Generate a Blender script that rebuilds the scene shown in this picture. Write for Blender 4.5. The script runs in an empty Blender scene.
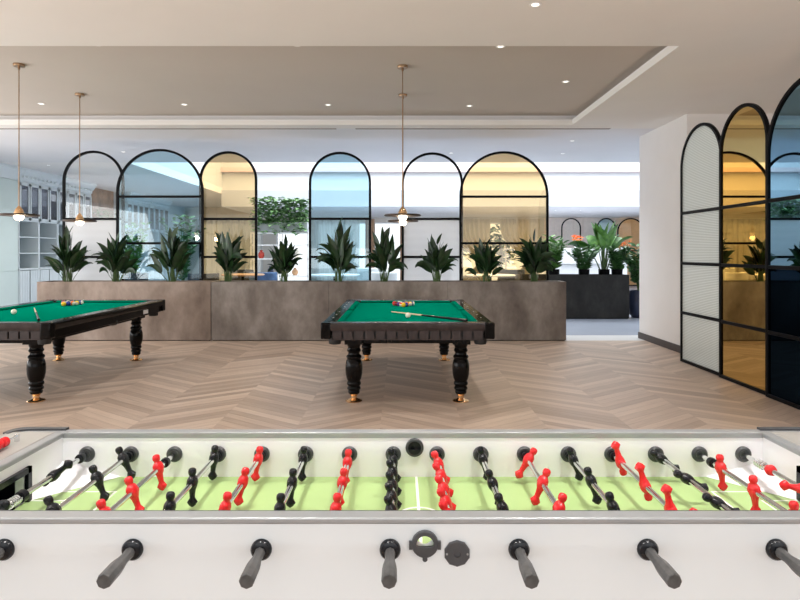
import bpy, math, random
from mathutils import Vector, Matrix
R = math.radians
PI = math.pi
S = bpy.context.scene
COL = S.collection

# ------------------------------------------------------------------ camera, world, lights, exposure
CAMZ = 1.45
cam_d = bpy.data.cameras.new('camera')
cam_d.sensor_width = 36.0
cam_d.lens = 27.0                       # 600 px focal length on an 800 px frame
cam_d.shift_y = -48.0 / 800.0           # horizon sits at y = 252 of 600
cam_d.clip_start = 0.05
cam = bpy.data.objects.new('camera', cam_d)
cam.location = (0, 0, CAMZ)
cam.rotation_euler = (R(90), 0, 0)
COL.objects.link(cam)
S.camera = cam
S.view_settings.view_transform = 'Standard'
S.view_settings.look = 'None'
S.view_settings.gamma = 1.0
S.view_settings.use_curve_mapping = False
S.view_settings.exposure = 0.62
S.cycles.use_denoising = True
S.cycles.max_bounces = 10
S.cycles.diffuse_bounces = 5
S.cycles.glossy_bounces = 5
S.cycles.transparent_max_bounces = 24
S.cycles.sample_clamp_indirect = 6.0

W = bpy.data.worlds.new('daylight')
S.world = W
W.use_nodes = True
W.node_tree.nodes['Background'].inputs[0].default_value = (0.88, 0.95, 1.0, 1)
W.node_tree.nodes['Background'].inputs[1].default_value = 1.05

def area(name, loc, rot, sx, sy, power, color=(1, 1, 1)):
    d = bpy.data.lights.new(name, 'AREA')
    d.shape = 'RECTANGLE'; d.size = sx; d.size_y = sy
    d.energy = power; d.color = color
    o = bpy.data.objects.new(name, d)
    o.location = loc; o.rotation_euler = rot
    COL.objects.link(o)
    return o
area('window_light_rear', (1.6, -4.6, 1.2), (R(158), 0, 0), 12, 2.2, 150, (1, 0.985, 0.97))  # added light by the rear windows, tilted up to brighten the ceiling
area('window_light_left', (-9.0, 4.0, 1.6), (R(105), 0, R(-90)), 11, 2.6, 290, (1, 0.985, 0.965))
area('skylight', (3.0, 16.4, 5.9), (0, 0, 0), 17, 6.2, 930, (0.93, 0.97, 1.0))

# ------------------------------------------------------------------ helpers
class MB:
    def __init__(s):
        s.v = []; s.f = []
    def add(s, vs, fs):
        b = len(s.v)
        s.v += [tuple(p) for p in vs]
        s.f += [tuple(i + b for i in q) for q in fs]
        return s
    def box(s, x0, x1, y0, y1, z0, z1):
        v = [(x0,y0,z0),(x1,y0,z0),(x1,y1,z0),(x0,y1,z0),(x0,y0,z1),(x1,y0,z1),(x1,y1,z1),(x0,y1,z1)]
        return s.add(v, [(0,3,2,1),(4,5,6,7),(0,1,5,4),(1,2,6,5),(2,3,7,6),(3,0,4,7)])
    def rings(s, rings, close0=True, close1=True):
        n = len(rings[0]); vs = []; fs = []
        for r in rings: vs += r
        for k in range(len(rings) - 1):
            for i in range(n):
                j = (i + 1) % n
                fs.append((k*n+i, k*n+j, (k+1)*n+j, (k+1)*n+i))
        if close0: fs.append(tuple(reversed(range(n))))
        if close1: fs.append(tuple(range((len(rings)-1)*n, len(rings)*n)))
        return s.add(vs, fs)
    def cyl(s, p0, p1, r0, r1=None, n=16):
        r1 = r0 if r1 is None else r1
        p0 = Vector(p0); p1 = Vector(p1); d = (p1 - p0).normalized()
        u = d.orthogonal().normalized(); w = d.cross(u)
        rg = lambda p, r: [p + r*(math.cos(2*PI*i/n)*u + math.sin(2*PI*i/n)*w) for i in range(n)]
        return s.rings([rg(p0, r0), rg(p1, r1)])
    def lathe(s, prof, c=(0,0,0), n=24, axis='Z'):
        rg = []
        for r, h in prof:
            ring = []
            for i in range(n):
                a = 2*PI*i/n
                if axis == 'Z': p = (c[0]+r*math.cos(a), c[1]+r*math.sin(a), c[2]+h)
                elif axis == 'Y': p = (c[0]+r*math.sin(a), c[1]+h, c[2]+r*math.cos(a))
                else: p = (c[0]+h, c[1]+r*math.cos(a), c[2]+r*math.sin(a))
                ring.append(p)
            rg.append(ring)
        return s.rings(rg)
    def sphere(s, c, r, n=16, m=9):
        prof = [(max(r*math.sin(PI*k/m), r*0.01), -r*math.cos(PI*k/m)) for k in range(m+1)]
        return s.lathe(prof, c, n)
    def tube(s, pts, r, n=8):
        pts = [Vector(p) for p in pts]; rg = []
        prev = None
        for i, p in enumerate(pts):
            t = (pts[min(i+1, len(pts)-1)] - pts[max(i-1, 0)]).normalized()
            u = t.orthogonal().normalized() if prev is None else (prev - prev.dot(t)*t).normalized()
            prev = u; w = t.cross(u)
            rr = r[i] if isinstance(r, (list, tuple)) else r
            rg.append([p + rr*(math.cos(2*PI*k/n)*u + math.sin(2*PI*k/n)*w) for k in range(n)])
        return s.rings(rg)
    def prism(s, poly, d0, d1, plane='XZ'):
        n = len(poly)
        def P(a, b, d):
            return {'XZ': (a, d, b), 'YZ': (d, a, b), 'XY': (a, b, d)}[plane]
        v = [P(a, b, d0) for a, b in poly] + [P(a, b, d1) for a, b in poly]
        f = [tuple(range(n)), tuple(reversed(range(n, 2*n)))]
        f += [(i, i+n, (i+1) % n+n, (i+1) % n) for i in range(n)]
        return s.add(v, f)
    def strip(s, outer, inner, d0, d1):
        """band between two open outlines in XZ, extruded along Y"""
        n = len(outer); v = []; f = []
        for (a, b), (c, d) in zip(outer, inner):
            v += [(a,d0,b),(c,d0,d),(c,d1,d),(a,d1,b)]
        for i in range(n-1):
            for k in range(4):
                l = (k+1) % 4
                f.append((4*i+k, 4*i+l, 4*(i+1)+l, 4*(i+1)+k))
        f.append((3,2,1,0)); f.append((4*(n-1), 4*(n-1)+1, 4*(n-1)+2, 4*(n-1)+3))
        return s.add(v, f)
    def hole_plate(s, xc, zc, h, r, y0, y1, n=32):
        """square plate in XZ (half size h) pierced by a round hole"""
        v = []; f = []
        for i in range(n):
            a = 2*PI*i/n; c, d = math.cos(a), math.sin(a); m = max(abs(c), abs(d))
            for y in (y0, y1):
                v.append((xc+r*c, y, zc+r*d)); v.append((xc+h*c/m, y, zc+h*d/m))
        for i in range(n):
            j = (i+1) % n
            f.append((4*i, 4*i+1, 4*j+1, 4*j)); f.append((4*i+2, 4*j+2, 4*j+3, 4*i+3)); f.append((4*i, 4*j, 4*j+2, 4*i+2))
        return s.add(v, f)
    def xf(s, m):
        s.v = [tuple(m @ Vector(p)) for p in s.v]; return s
    def merge(s, o):
        return s.add(o.v, o.f)
    def build(s, name, mat, parent=None, loc=None, smooth=True, bevel=0.0, angle=35, seg=2):
        me = bpy.data.meshes.new(name)
        o3 = Vector(loc) if loc is not None else Vector((0,0,0))
        me.from_pydata([tuple(Vector(p) - o3) for p in s.v], [], s.f)
        me.update()
        import bmesh
        bm = bmesh.new(); bm.from_mesh(me); bmesh.ops.recalc_face_normals(bm, faces=bm.faces); bm.to_mesh(me); bm.free()
        if smooth:
            me.shade_smooth(); me.set_sharp_from_angle(angle=R(angle))
        me.materials.append(mat)
        o = bpy.data.objects.new(name, me)
        COL.objects.link(o)
        if parent is not None: o.parent = parent
        elif loc is not None: o.location = loc
        if bevel > 0:
            b = o.modifiers.new('bevel', 'BEVEL'); b.width = bevel; b.segments = seg; b.limit_method = 'ANGLE'; b.angle_limit = R(40)
        return o

def tag(o, label, cat, group=None, kind=None):
    o['label'] = label; o['category'] = cat
    if group: o['group'] = group
    if kind: o['kind'] = kind
    return o
def thing(name, label, cat, loc=(0,0,0), rz=0, group=None):
    o = bpy.data.objects.new(name, None); COL.objects.link(o)
    o.location = loc; o.rotation_euler = (0, 0, rz); o.empty_display_size = 0.1
    return tag(o, label, cat, group)
def struct(name, mb, mat, parent=None, **k):
    o = mb.build(name, mat, parent, **k)
    if parent is None: o['kind'] = 'structure'
    return o
def kids(o):
    return [c for c in bpy.data.objects if c.parent == o]
def copy_tree(o, parent=None):
    ch = kids(o)
    c = o.copy(); COL.objects.link(c)
    if parent is not None: c.parent = parent
    for k in ch: copy_tree(k, c)
    return c
def px(x, y, D):
    return ((x-400)*D/600.0, D, CAMZ-(y-252)*D/600.0)

# ------------------------------------------------------------------ materials
def new_mat(name):
    m = bpy.data.materials.new(name); m.use_nodes = True
    nt = m.node_tree; b = nt.nodes['Principled BSDF']
    return m, nt, b
def pm(name, col, rough=0.5, metal=0.0, noise=0.0, scale=8.0, coat=0.0, spec=0.5, emit=None, es=0.0, bump=0.0, bscale=200):
    m, nt, b = new_mat(name)
    b.inputs['Base Color'].default_value = (*col, 1)
    b.inputs['Roughness'].default_value = rough
    b.inputs['Metallic'].default_value = metal
    b.inputs['Specular IOR Level'].default_value = spec
    b.inputs['Coat Weight'].default_value = coat
    b.inputs['Coat Roughness'].default_value = 0.08
    if emit:
        b.inputs['Emission Color'].default_value = (*emit, 1); b.inputs['Emission Strength'].default_value = es
    if noise > 0 or bump > 0:
        tc = nt.nodes.new('ShaderNodeTexCoord')
    if noise > 0:
        nz = nt.nodes.new('ShaderNodeTexNoise'); nz.inputs['Scale'].default_value = scale; nz.inputs['Detail'].default_value = 4
        rp = nt.nodes.new('ShaderNodeValToRGB')
        rp.color_ramp.elements[0].position = 0.3; rp.color_ramp.elements[1].position = 0.7
        rp.color_ramp.elements[0].color = (*[c*(1-noise) for c in col], 1)
        rp.color_ramp.elements[1].color = (*[min(1, c*(1+noise)) for c in col], 1)
        nt.links.new(tc.outputs['Object'], nz.inputs['Vector'])
        nt.links.new(nz.outputs['Fac'], rp.inputs['Fac']); nt.links.new(rp.outputs['Color'], b.inputs['Base Color'])
    if bump > 0:
        n2 = nt.nodes.new('ShaderNodeTexNoise'); n2.inputs['Scale'].default_value = bscale
        bp = nt.nodes.new('ShaderNodeBump'); bp.inputs['Strength'].default_value = bump; bp.inputs['Distance'].default_value = 0.002
        nt.links.new(tc.outputs['Object'], n2.inputs['Vector'])
        nt.links.new(n2.outputs['Fac'], bp.inputs['Height']); nt.links.new(bp.outputs['Normal'], b.inputs['Normal'])
    return m
def math_node(nt, op, a, b=None, c=None):
    n = nt.nodes.new('ShaderNodeMath'); n.operation = op
    for i, x in enumerate((a, b, c)):
        if x is None: continue
        if isinstance(x, (int, float)): n.inputs[i].default_value = x
        else: nt.links.new(x, n.inputs[i])
    return n.outputs[0]
def chevron_wood():
    m, nt, b = new_mat('chevron_oak')
    L = nt.links.new; N = nt.nodes.new
    g = N('ShaderNodeNewGeometry'); sp = N('ShaderNodeSeparateXYZ'); L(g.outputs['Position'], sp.inputs[0])
    x, y = sp.outputs['X'], sp.outputs['Y']
    Wc, pw = 0.69, 0.115
    u = math_node(nt, 'DIVIDE', math_node(nt, 'ADD', x, 0.165 + 40*Wc), Wc)
    ci = math_node(nt, 'FLOOR', u); fr = math_node(nt, 'SUBTRACT', u, ci)
    odd = math_node(nt, 'MODULO', ci, 2.0)
    sgn = math_node(nt, 'SUBTRACT', 1.0, math_node(nt, 'MULTIPLY', odd, 2.0))      # +1 / -1
    sl = math_node(nt, 'MULTIPLY', math_node(nt, 'MULTIPLY', fr, sgn), Wc*0.72)
    v = math_node(nt, 'ADD', y, math_node(nt, 'ADD', sl, math_node(nt, 'MULTIPLY', odd, Wc*0.72)))
    pv = math_node(nt, 'DIVIDE', v, pw); pi_ = math_node(nt, 'FLOOR', pv); pf = math_node(nt, 'SUBTRACT', pv, pi_)
    cb = N('ShaderNodeCombineXYZ'); L(pi_, cb.inputs[0]); L(ci, cb.inputs[1])
    wn = N('ShaderNodeTexWhiteNoise'); L(cb.outputs[0], wn.inputs['Vector'])
    # grain along the plank: stretched noise in (along, across) with per-plank offset
    al = math_node(nt, 'SUBTRACT', math_node(nt, 'MULTIPLY', fr, Wc), math_node(nt, 'MULTIPLY', sgn, y))
    c2 = N('ShaderNodeCombineXYZ'); L(math_node(nt, 'MULTIPLY', al, 1.6), c2.inputs[0]); L(math_node(nt, 'MULTIPLY', v, 22.0), c2.inputs[1]); L(math_node(nt, 'MULTIPLY', wn.outputs['Value'], 30.0), c2.inputs[2])
    nz = N('ShaderNodeTexNoise'); nz.inputs['Scale'].default_value = 1.6; nz.inputs['Detail'].default_value = 5; nz.inputs['Roughness'].default_value = 0.6
    L(c2.outputs[0], nz.inputs['Vector'])
    rp = N('ShaderNodeValToRGB'); e = rp.color_ramp.elements
    e[0].position = 0.0; e[0].color = (0.27, 0.20, 0.152, 1)
    e[1].position = 1.0; e[1].color = (0.72, 0.575, 0.465, 1)
    e2 = rp.color_ramp.elements.new(0.5); e2.color = (0.495, 0.378, 0.30, 1)
    mixv = math_node(nt, 'ADD', math_node(nt, 'MULTIPLY', wn.outputs['Value'], 0.48), math_node(nt, 'MULTIPLY', nz.outputs['Fac'], 0.52))
    L(mixv, rp.inputs['Fac'])
    # joints
    jd = math_node(nt, 'MINIMUM', pf, math_node(nt, 'SUBTRACT', 1.0, pf))
    jm = math_node(nt, 'LESS_THAN', jd, 0.018)
    mx = N('ShaderNodeMix'); mx.data_type = 'RGBA'; mx.inputs['B'].default_value = (0.2, 0.125, 0.085, 1)
    L(math_node(nt, 'MULTIPLY', jm, 0.7), mx.inputs['Factor']); L(rp.outputs['Color'], mx.inputs['A'])
    L(mx.outputs['Result'], b.inputs['Base Color'])
    b.inputs['Roughness'].default_value = 0.42
    b.inputs['Specular IOR Level'].default_value = 0.35
    return m
def patina(name, c0, c1, c2, metal, rough, sc=1.6):
    m, nt, b = new_mat(name)
    L = nt.links.new; N = nt.nodes.new
    g = N('ShaderNodeNewGeometry')
    mp = N('ShaderNodeMapping'); mp.inputs['Scale'].default_value = (1.3, 1.3, 0.8); L(g.outputs['Position'], mp.inputs[0])
    nz = N('ShaderNodeTexNoise'); nz.inputs['Scale'].default_value = sc; nz.inputs['Detail'].default_value = 7; nz.inputs['Roughness'].default_value = 0.62
    L(mp.outputs[0], nz.inputs['Vector'])
    rp = N('ShaderNodeValToRGB'); e = rp.color_ramp.elements
    e[0].position = 0.3; e[0].color = (*c0, 1); e[1].position = 0.72; e[1].color = (*c2, 1)
    em = e.new(0.5); em.color = (*c1, 1)
    L(nz.outputs['Fac'], rp.inputs['Fac']); L(rp.outputs['Color'], b.inputs['Base Color'])
    b.inputs['Metallic'].default_value = metal; b.inputs['Roughness'].default_value = rough
    return m
def tint_glass(name, tint, mirror, gcol=(1, 1, 1), rough=0.0):
    """thin pane: part lets tinted light through, part mirrors the room"""
    m, nt, b = new_mat(name)
    nt.nodes.remove(b); N = nt.nodes.new; L = nt.links.new
    out = [n for n in nt.nodes if n.type == 'OUTPUT_MATERIAL'][0]
    t = N('ShaderNodeBsdfTransparent'); t.inputs[0].default_value = (*tint, 1)
    g = N('ShaderNodeBsdfGlossy'); g.inputs['Color'].default_value = (*gcol, 1); g.inputs['Roughness'].default_value = rough
    mx = N('ShaderNodeMixShader')
    fr = N('ShaderNodeFresnel'); fr.inputs[0].default_value = 1.45
    L(math_node(nt, 'MAXIMUM', math_node(nt, 'MINIMUM', fr.outputs[0], 0.6), mirror), mx.inputs[0])
    L(t.outputs[0], mx.inputs[1]); L(g.outputs[0], mx.inputs[2]); L(mx.outputs[0], out.inputs[0])
    return m
def ribbed_glass(name, tint, period=0.02):
    m, nt, b = new_mat(name)
    N = nt.nodes.new; L = nt.links.new
    out = [n for n in nt.nodes if n.type == 'OUTPUT_MATERIAL'][0]
    tc = N('ShaderNodeTexCoord'); sp = N('ShaderNodeSeparateXYZ'); L(tc.outputs['Object'], sp.inputs[0])
    w = math_node(nt, 'SINE', math_node(nt, 'MULTIPLY', sp.outputs['Z'], 2*PI/period))
    bp = N('ShaderNodeBump'); bp.inputs['Strength'].default_value = 0.5; bp.inputs['Distance'].default_value = 0.004
    L(w, bp.inputs['Height'])
    L(bp.outputs['Normal'], b.inputs['Normal'])
    b.inputs['Base Color'].default_value = (*tint, 1); b.inputs['Roughness'].default_value = 0.25
    tr = N('ShaderNodeBsdfTranslucent'); tr.inputs[0].default_value = (*tint, 1)
    tp = N('ShaderNodeBsdfTransparent'); tp.inputs[0].default_value = (*tint, 1)
    m1 = N('ShaderNodeMixShader'); m1.inputs[0].default_value = 0.45; L(b.outputs[0], m1.inputs[1]); L(tr.outputs[0], m1.inputs[2])
    m2 = N('ShaderNodeMixShader'); L(math_node(nt, 'MULTIPLY_ADD', w, 0.16, 0.3), m2.inputs[0]); L(m1.outputs[0], m2.inputs[1]); L(tp.outputs[0], m2.inputs[2])
    L(m2.outputs[0], out.inputs[0])
    return m
def sheer(name, col, trans=0.35):
    m, nt, b = new_mat(name)
    N = nt.nodes.new; L = nt.links.new
    out = [n for n in nt.nodes if n.type == 'OUTPUT_MATERIAL'][0]
    b.inputs['Base Color'].default_value = (*col, 1); b.inputs['Roughness'].default_value = 0.9
    tr = N('ShaderNodeBsdfTranslucent'); tr.inputs[0].default_value = (*col, 1)
    tp = N('ShaderNodeBsdfTransparent')
    m1 = N('ShaderNodeMixShader'); m1.inputs[0].default_value = 0.5; L(b.outputs[0], m1.inputs[1]); L(tr.outputs[0], m1.inputs[2])
    m2 = N('ShaderNodeMixShader'); m2.inputs[0].default_value = trans; L(m1.outputs[0], m2.inputs[1]); L(tp.outputs[0], m2.inputs[2])
    L(m2.outputs[0], out.inputs[0])
    return m
def leaf_mat(name, c0, c1, rough=0.35):
    m, nt, b = new_mat(name)
    N = nt.nodes.new; L = nt.links.new
    g = N('ShaderNodeNewGeometry'); nz = N('ShaderNodeTexNoise'); nz.inputs['Scale'].default_value = 9; L(g.outputs['Position'], nz.inputs['Vector'])
    rp = N('ShaderNodeValToRGB'); e = rp.color_ramp.elements
    e[0].position = 0.35; e[0].color = (*c0, 1); e[1].position = 0.68; e[1].color = (*c1, 1)
    L(nz.outputs['Fac'], rp.inputs['Fac']); L(rp.outputs['Color'], b.inputs['Base Color'])
    b.inputs['Roughness'].default_value = rough
    return m
def ball_mat(name, col, stripe):
    m, nt, b = new_mat(name)
    b.inputs['Roughness'].default_value = 0.08
    if not stripe:
        b.inputs['Base Color'].default_value = (*col, 1); return m
    N = nt.nodes.new; L = nt.links.new
    tc = N('ShaderNodeTexCoord'); sp = N('ShaderNodeSeparateXYZ'); L(tc.outputs['Object'], sp.inputs[0])
    k = math_node(nt, 'LESS_THAN', math_node(nt, 'ABSOLUTE', sp.outputs['Z']), 0.014)
    mx = N('ShaderNodeMix'); mx.data_type = 'RGBA'; mx.inputs['A'].default_value = (0.85, 0.82, 0.72, 1); mx.inputs['B'].default_value = (*col, 1)
    L(k, mx.inputs['Factor']); L(mx.outputs['Result'], b.inputs['Base Color'])
    return m

M = {}
M['ceiling'] = pm('ceiling_paint', (0.80, 0.775, 0.745), 0.9, noise=0.015, scale=1.5)
M['tray'] = pm('taupe_ceiling_paint', (0.56, 0.505, 0.455), 0.9, noise=0.015, scale=1.5)
M['ceiling_grey'] = pm('pale_grey_ceiling_paint', (0.74, 0.735, 0.755), 0.9, noise=0.015, scale=1.5)  # cool daylight on the rear ceiling put into its colour
M['ceiling_cool'] = pm('white_ceiling_paint', (0.80, 0.78, 0.775), 0.9, noise=0.015, scale=1.5)
M['wall'] = pm('warm_white_plaster', (0.74, 0.71, 0.69), 0.85, noise=0.02, scale=2.0, bump=0.05, bscale=60)
M['void_white'] = pm('skylight_well_plaster', (0.62, 0.635, 0.65), 0.85)
M['white'] = pm('white_plaster', (0.88, 0.88, 0.88), 0.8, noise=0.01, scale=2)
M['void_grey'] = pm('pale_grey_plaster', (0.45, 0.47, 0.51), 0.85, noise=0.01, scale=2)  # the bulkhead's weaker light is put into this greyer tone
M['pink_steel'] = pm('pinkish_beam_paint', (0.72, 0.56, 0.55), 0.7)
M['floor'] = chevron_wood()
M['tile'] = pm('pale_stone_tile', (0.42, 0.46, 0.54), 0.25, noise=0.06, scale=1.2)
M['tile_light'] = pm('pale_threshold_stone', (0.80, 0.80, 0.80), 0.3, noise=0.03, scale=3)
M['skirting'] = pm('dark_brown_skirting', (0.045, 0.03, 0.025), 0.5, noise=0.1)
M['planter'] = patina('mottled_grey_metal', (0.095, 0.078, 0.068), (0.19, 0.163, 0.145), (0.33, 0.30, 0.275), 0.55, 0.5)
M['planter_brown'] = patina('mottled_brown_metal', (0.12, 0.088, 0.068), (0.215, 0.165, 0.135), (0.33, 0.27, 0.23), 0.5, 0.5)
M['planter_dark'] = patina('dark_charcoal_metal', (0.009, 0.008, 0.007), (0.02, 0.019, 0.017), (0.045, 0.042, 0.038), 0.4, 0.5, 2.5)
M['soil'] = pm('potting_soil', (0.03, 0.022, 0.016), 0.95, noise=0.4, scale=40)
M['black_steel'] = pm('black_steel', (0.004, 0.004, 0.005), 0.4, 0.0, noise=0.1, spec=0.08)
M['glass_clear'] = tint_glass('clear_glass', (0.985, 0.99, 0.985), 0.01)
M['glass_blue'] = tint_glass('blue_tinted_glass', (0.72, 0.87, 0.925), 0.05)
M['glass_yellow'] = tint_glass('amber_tinted_glass', (0.975, 0.825, 0.60), 0.05)
M['mirror_yellow'] = tint_glass('amber_mirror_glass', (0.75, 0.55, 0.22), 0.94, (0.80, 0.57, 0.23))
M['mirror_blue'] = tint_glass('blue_mirror_glass', (0.2, 0.4, 0.55), 0.9, (0.27, 0.46, 0.60))
M['mirror_dark'] = tint_glass('blue_black_glass', (0.0, 0.0, 0.0), 0.85, (0.010, 0.022, 0.04))
M['ribbed'] = ribbed_glass('ribbed_glass', (0.93, 0.985, 0.985))
M['pool_black'] = pm('black_lacquered_wood', (0.004, 0.0032, 0.003), 0.12, spec=0.14, noise=0.2, scale=6)
M['pool_wood'] = pm('dark_mahogany', (0.035, 0.025, 0.025), 0.25, spec=0.4, noise=0.3, scale=9)
M['felt'] = pm('green_baize', (0.0, 0.225, 0.145), 1.0, noise=0.05, scale=30, spec=0.0)
M['felt_dark'] = pm('green_baize_cushion', (0.0, 0.19, 0.12), 1.0, spec=0.0)
M['pocket'] = pm('black_pocket_leather', (0.008, 0.008, 0.008), 0.6)
M['brass'] = pm('polished_brass', (0.78, 0.50, 0.27), 0.22, 1.0, noise=0.05)
M['brass_dark'] = pm('aged_brass', (0.34, 0.22, 0.13), 0.35, 0.9, noise=0.1)
M['bronze'] = pm('dark_bronze', (0.045, 0.028, 0.02), 0.4, 0.6, noise=0.1)
M['ivory'] = pm('ivory_inlay', (0.85, 0.80, 0.68), 0.35)
M['bulb'] = pm('glowing_opal_glass', (1, 0.93, 0.82), 0.4, emit=(1, 0.84, 0.62), es=2.2)
M['led'] = pm('led_diffuser', (1, 1, 1), 0.4, emit=(1, 0.93, 0.82), es=1.2)
M['white_metal'] = pm('white_lacquered_metal', (0.85, 0.85, 0.85), 0.4)
M['grille'] = pm('grey_air_grille', (0.33, 0.30, 0.28), 0.7)
M['chrome'] = pm('chromed_steel', (0.78, 0.79, 0.80), 0.13, 1.0, noise=0.03)
M['alu'] = pm('brushed_aluminium', (0.36, 0.37, 0.38), 0.38, 0.5, noise=0.04, scale=20)
M['alu_panel'] = pm('grey_laminate', (0.30, 0.287, 0.265), 0.45, noise=0.04, scale=4)
M['table_white'] = pm('white_laminate', (0.738, 0.775, 0.80), 0.4, noise=0.01, scale=3)
M['table_in'] = pm('white_inner_laminate', (0.90, 0.895, 0.935), 0.35)
M['turf'] = pm('printed_green_field', (0.37, 0.52, 0.21), 0.5, noise=0.03, scale=6)
M['line'] = pm('white_line', (0.85, 0.88, 0.82), 0.5)
M['black_plastic'] = pm('black_plastic', (0.007, 0.008, 0.011), 0.25, noise=0.1, spec=0.3)
M['grey_plastic'] = pm('dark_grey_plastic', (0.05, 0.052, 0.058), 0.42, noise=0.12, scale=30)
M['handle'] = pm('worn_grey_grip', (0.065, 0.064, 0.064), 0.42, noise=0.35, scale=45)
M['red_plastic'] = pm('red_plastic', (0.72, 0.012, 0.018), 0.25, noise=0.08)
M['leaf'] = leaf_mat('dark_glossy_leaf', (0.005, 0.020, 0.007), (0.018, 0.055, 0.014), 0.34)
M['stem'] = pm('leaf_stem', (0.055, 0.11, 0.025), 0.5, noise=0.15)
M['leaf_light'] = leaf_mat('bright_green_leaf', (0.05, 0.16, 0.03), (0.17, 0.36, 0.08), 0.4)
M['leaf_ivy'] = leaf_mat('fresh_ivy_leaf', (0.05, 0.14, 0.04), (0.30, 0.50, 0.22), 0.5)
M['leaf_mid'] = leaf_mat('mid_green_leaf', (0.025, 0.09, 0.025), (0.09, 0.22, 0.06), 0.4)
M['orange'] = pm('orange_petal', (0.85, 0.20, 0.03), 0.6, noise=0.2)
M['mint'] = pm('pale_mint_lacquer', (0.66, 0.755, 0.72), 0.55, noise=0.01)
M['cab_white'] = pm('pale_blue_white_lacquer', (0.72, 0.775, 0.79), 0.55, noise=0.01)
M['cab_inside'] = pm('grey_blue_shelf_back', (0.25, 0.30, 0.33), 0.7)
M['cab_glass'] = tint_glass('cabinet_glass', (0.62, 0.64, 0.68), 0.06)
M['walnut'] = pm('walnut_panel', (0.33, 0.185, 0.105), 0.5, noise=0.3, scale=5)
M['sheer'] = sheer('sheer_white_curtain', (0.86, 0.86, 0.84))
M['sheer_dense'] = sheer('cream_curtain', (0.85, 0.80, 0.70), 0.05)
M['tan'] = pm('tan_curtain', (0.58, 0.38, 0.25), 0.9, noise=0.1)
M['pinkwall'] = pm('pale_rose_panel', (0.86, 0.75, 0.67), 0.7, noise=0.05)
M['dark_seat'] = pm('dark_upholstery', (0.03, 0.035, 0.045), 0.8, noise=0.2)
M['blue_seat'] = pm('blue_upholstery', (0.07, 0.14, 0.28), 0.8, noise=0.2)
M['oak'] = pm('oak_table_top', (0.55, 0.32, 0.17), 0.45, noise=0.2)
M['stone_wall'] = pm('pale_cream_stone', (0.76, 0.71, 0.64), 0.6, noise=0.08, scale=2)
M['red_glaze'] = pm('red_glaze', (0.5, 0.05, 0.03), 0.25)
M['ribbed_pale'] = ribbed_glass('pale_ribbed_glass', (0.975, 0.97, 0.97))
M['pot_blue'] = pm('dark_blue_glaze', (0.03, 0.04, 0.075), 0.3, noise=0.2)
M['bark'] = pm('tree_bark', (0.12, 0.09, 0.06), 0.9, noise=0.3)
M['sticker'] = pm('white_sticker', (0.75, 0.74, 0.76), 0.5)
M['paper'] = pm('paper_book', (0.6, 0.62, 0.62), 0.7)

# ------------------------------------------------------------------ the setting
CZ = 3.39
struct('floor', MB().box(-9.4, 8.2, -5, 9.82, -0.08, 0.0), M['floor'])
struct('trim_threshold', MB().box(-9.4, 12.2, 9.82, 10.45, -0.08, 0.001), M['tile_light'])
struct('floor_tile', MB().box(-9.4, 12.2, 10.45, 26.4, -0.08, 0.0), M['tile'])
# main ceiling: a frame round the raised tray
TX0, TX1, TY0, TY1 = -8.3, 2.63, 5.65, 9.16
c = MB()
c.box(-9.4, 8.2, -5, TY0, CZ, CZ+0.25).box(-9.4, 8.2, TY1, 9.43, CZ, CZ+0.06).box(-9.4, TX0, TY0, TY1, CZ, CZ+0.06).box(TX1, 8.2, TY0, TY1, CZ, CZ+0.06)
struct('ceiling', c, M['ceiling'], smooth=False)
struct('ceiling_rear', MB().box(-9.4, 12.2, 9.43, 13.0, CZ, CZ+0.06), M['ceiling_grey'], smooth=False)
struct('ceiling_tray', MB().box(TX0-0.2, TX1+0.2, TY0, TY1+0.2, CZ+0.17, CZ+0.25), M['tray'], smooth=False)
cv = MB()
cv.box(TX1+0.12, TX1+0.16, TY0, TY1+0.16, CZ+0.06, CZ+0.17).box(TX0-0.16, TX1+0.12, TY1+0.12, TY1+0.16, CZ+0.06, CZ+0.17).box(TX0-0.16, TX0-0.12, TY0, TY1+0.12, CZ+0.06, CZ+0.17)
struct('trim_cove', cv, M['ceiling_cool'], smooth=False)
lp = MB()
lp.box(TX1, TX1+0.03, TY0, TY1+0.03, CZ+0.06, CZ+0.085).box(TX0, TX1, TY1, TY1+0.03, CZ+0.06, CZ+0.085)
struct('trim_cove_lip', lp, M['ceiling_cool'], smooth=False)
# ceiling left of the skylight void and past it
struct('ceiling_side', MB().box(-9.4, -5.92, 13.0, 26.4, CZ, CZ+0.2), M['ceiling_cool'], smooth=False)
struct('ceiling_far', MB().box(-5.92, 12.2, 20.05, 26.4, 2.95, 3.15), M['ceiling_cool'], smooth=False)
vw = MB()
vw.box(-6.1, -5.92, 13.0, 20.1, CZ+0.2, 6.2)
vw.box(-5.92, 12.2, 13.0, 13.05, CZ+0.06, 6.2)
vw.box(-5.92, 12.2, 20.0, 20.2, 3.50, 6.2)
struct('wall_skylight', vw, M['void_white'], smooth=False)
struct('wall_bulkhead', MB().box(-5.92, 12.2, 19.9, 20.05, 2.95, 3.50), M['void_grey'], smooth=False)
struct('trim_beam', MB().box(-5.92, 12.2, 19.8, 19.995, 4.10, 4.24), M['pink_steel'], smooth=False)
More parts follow.
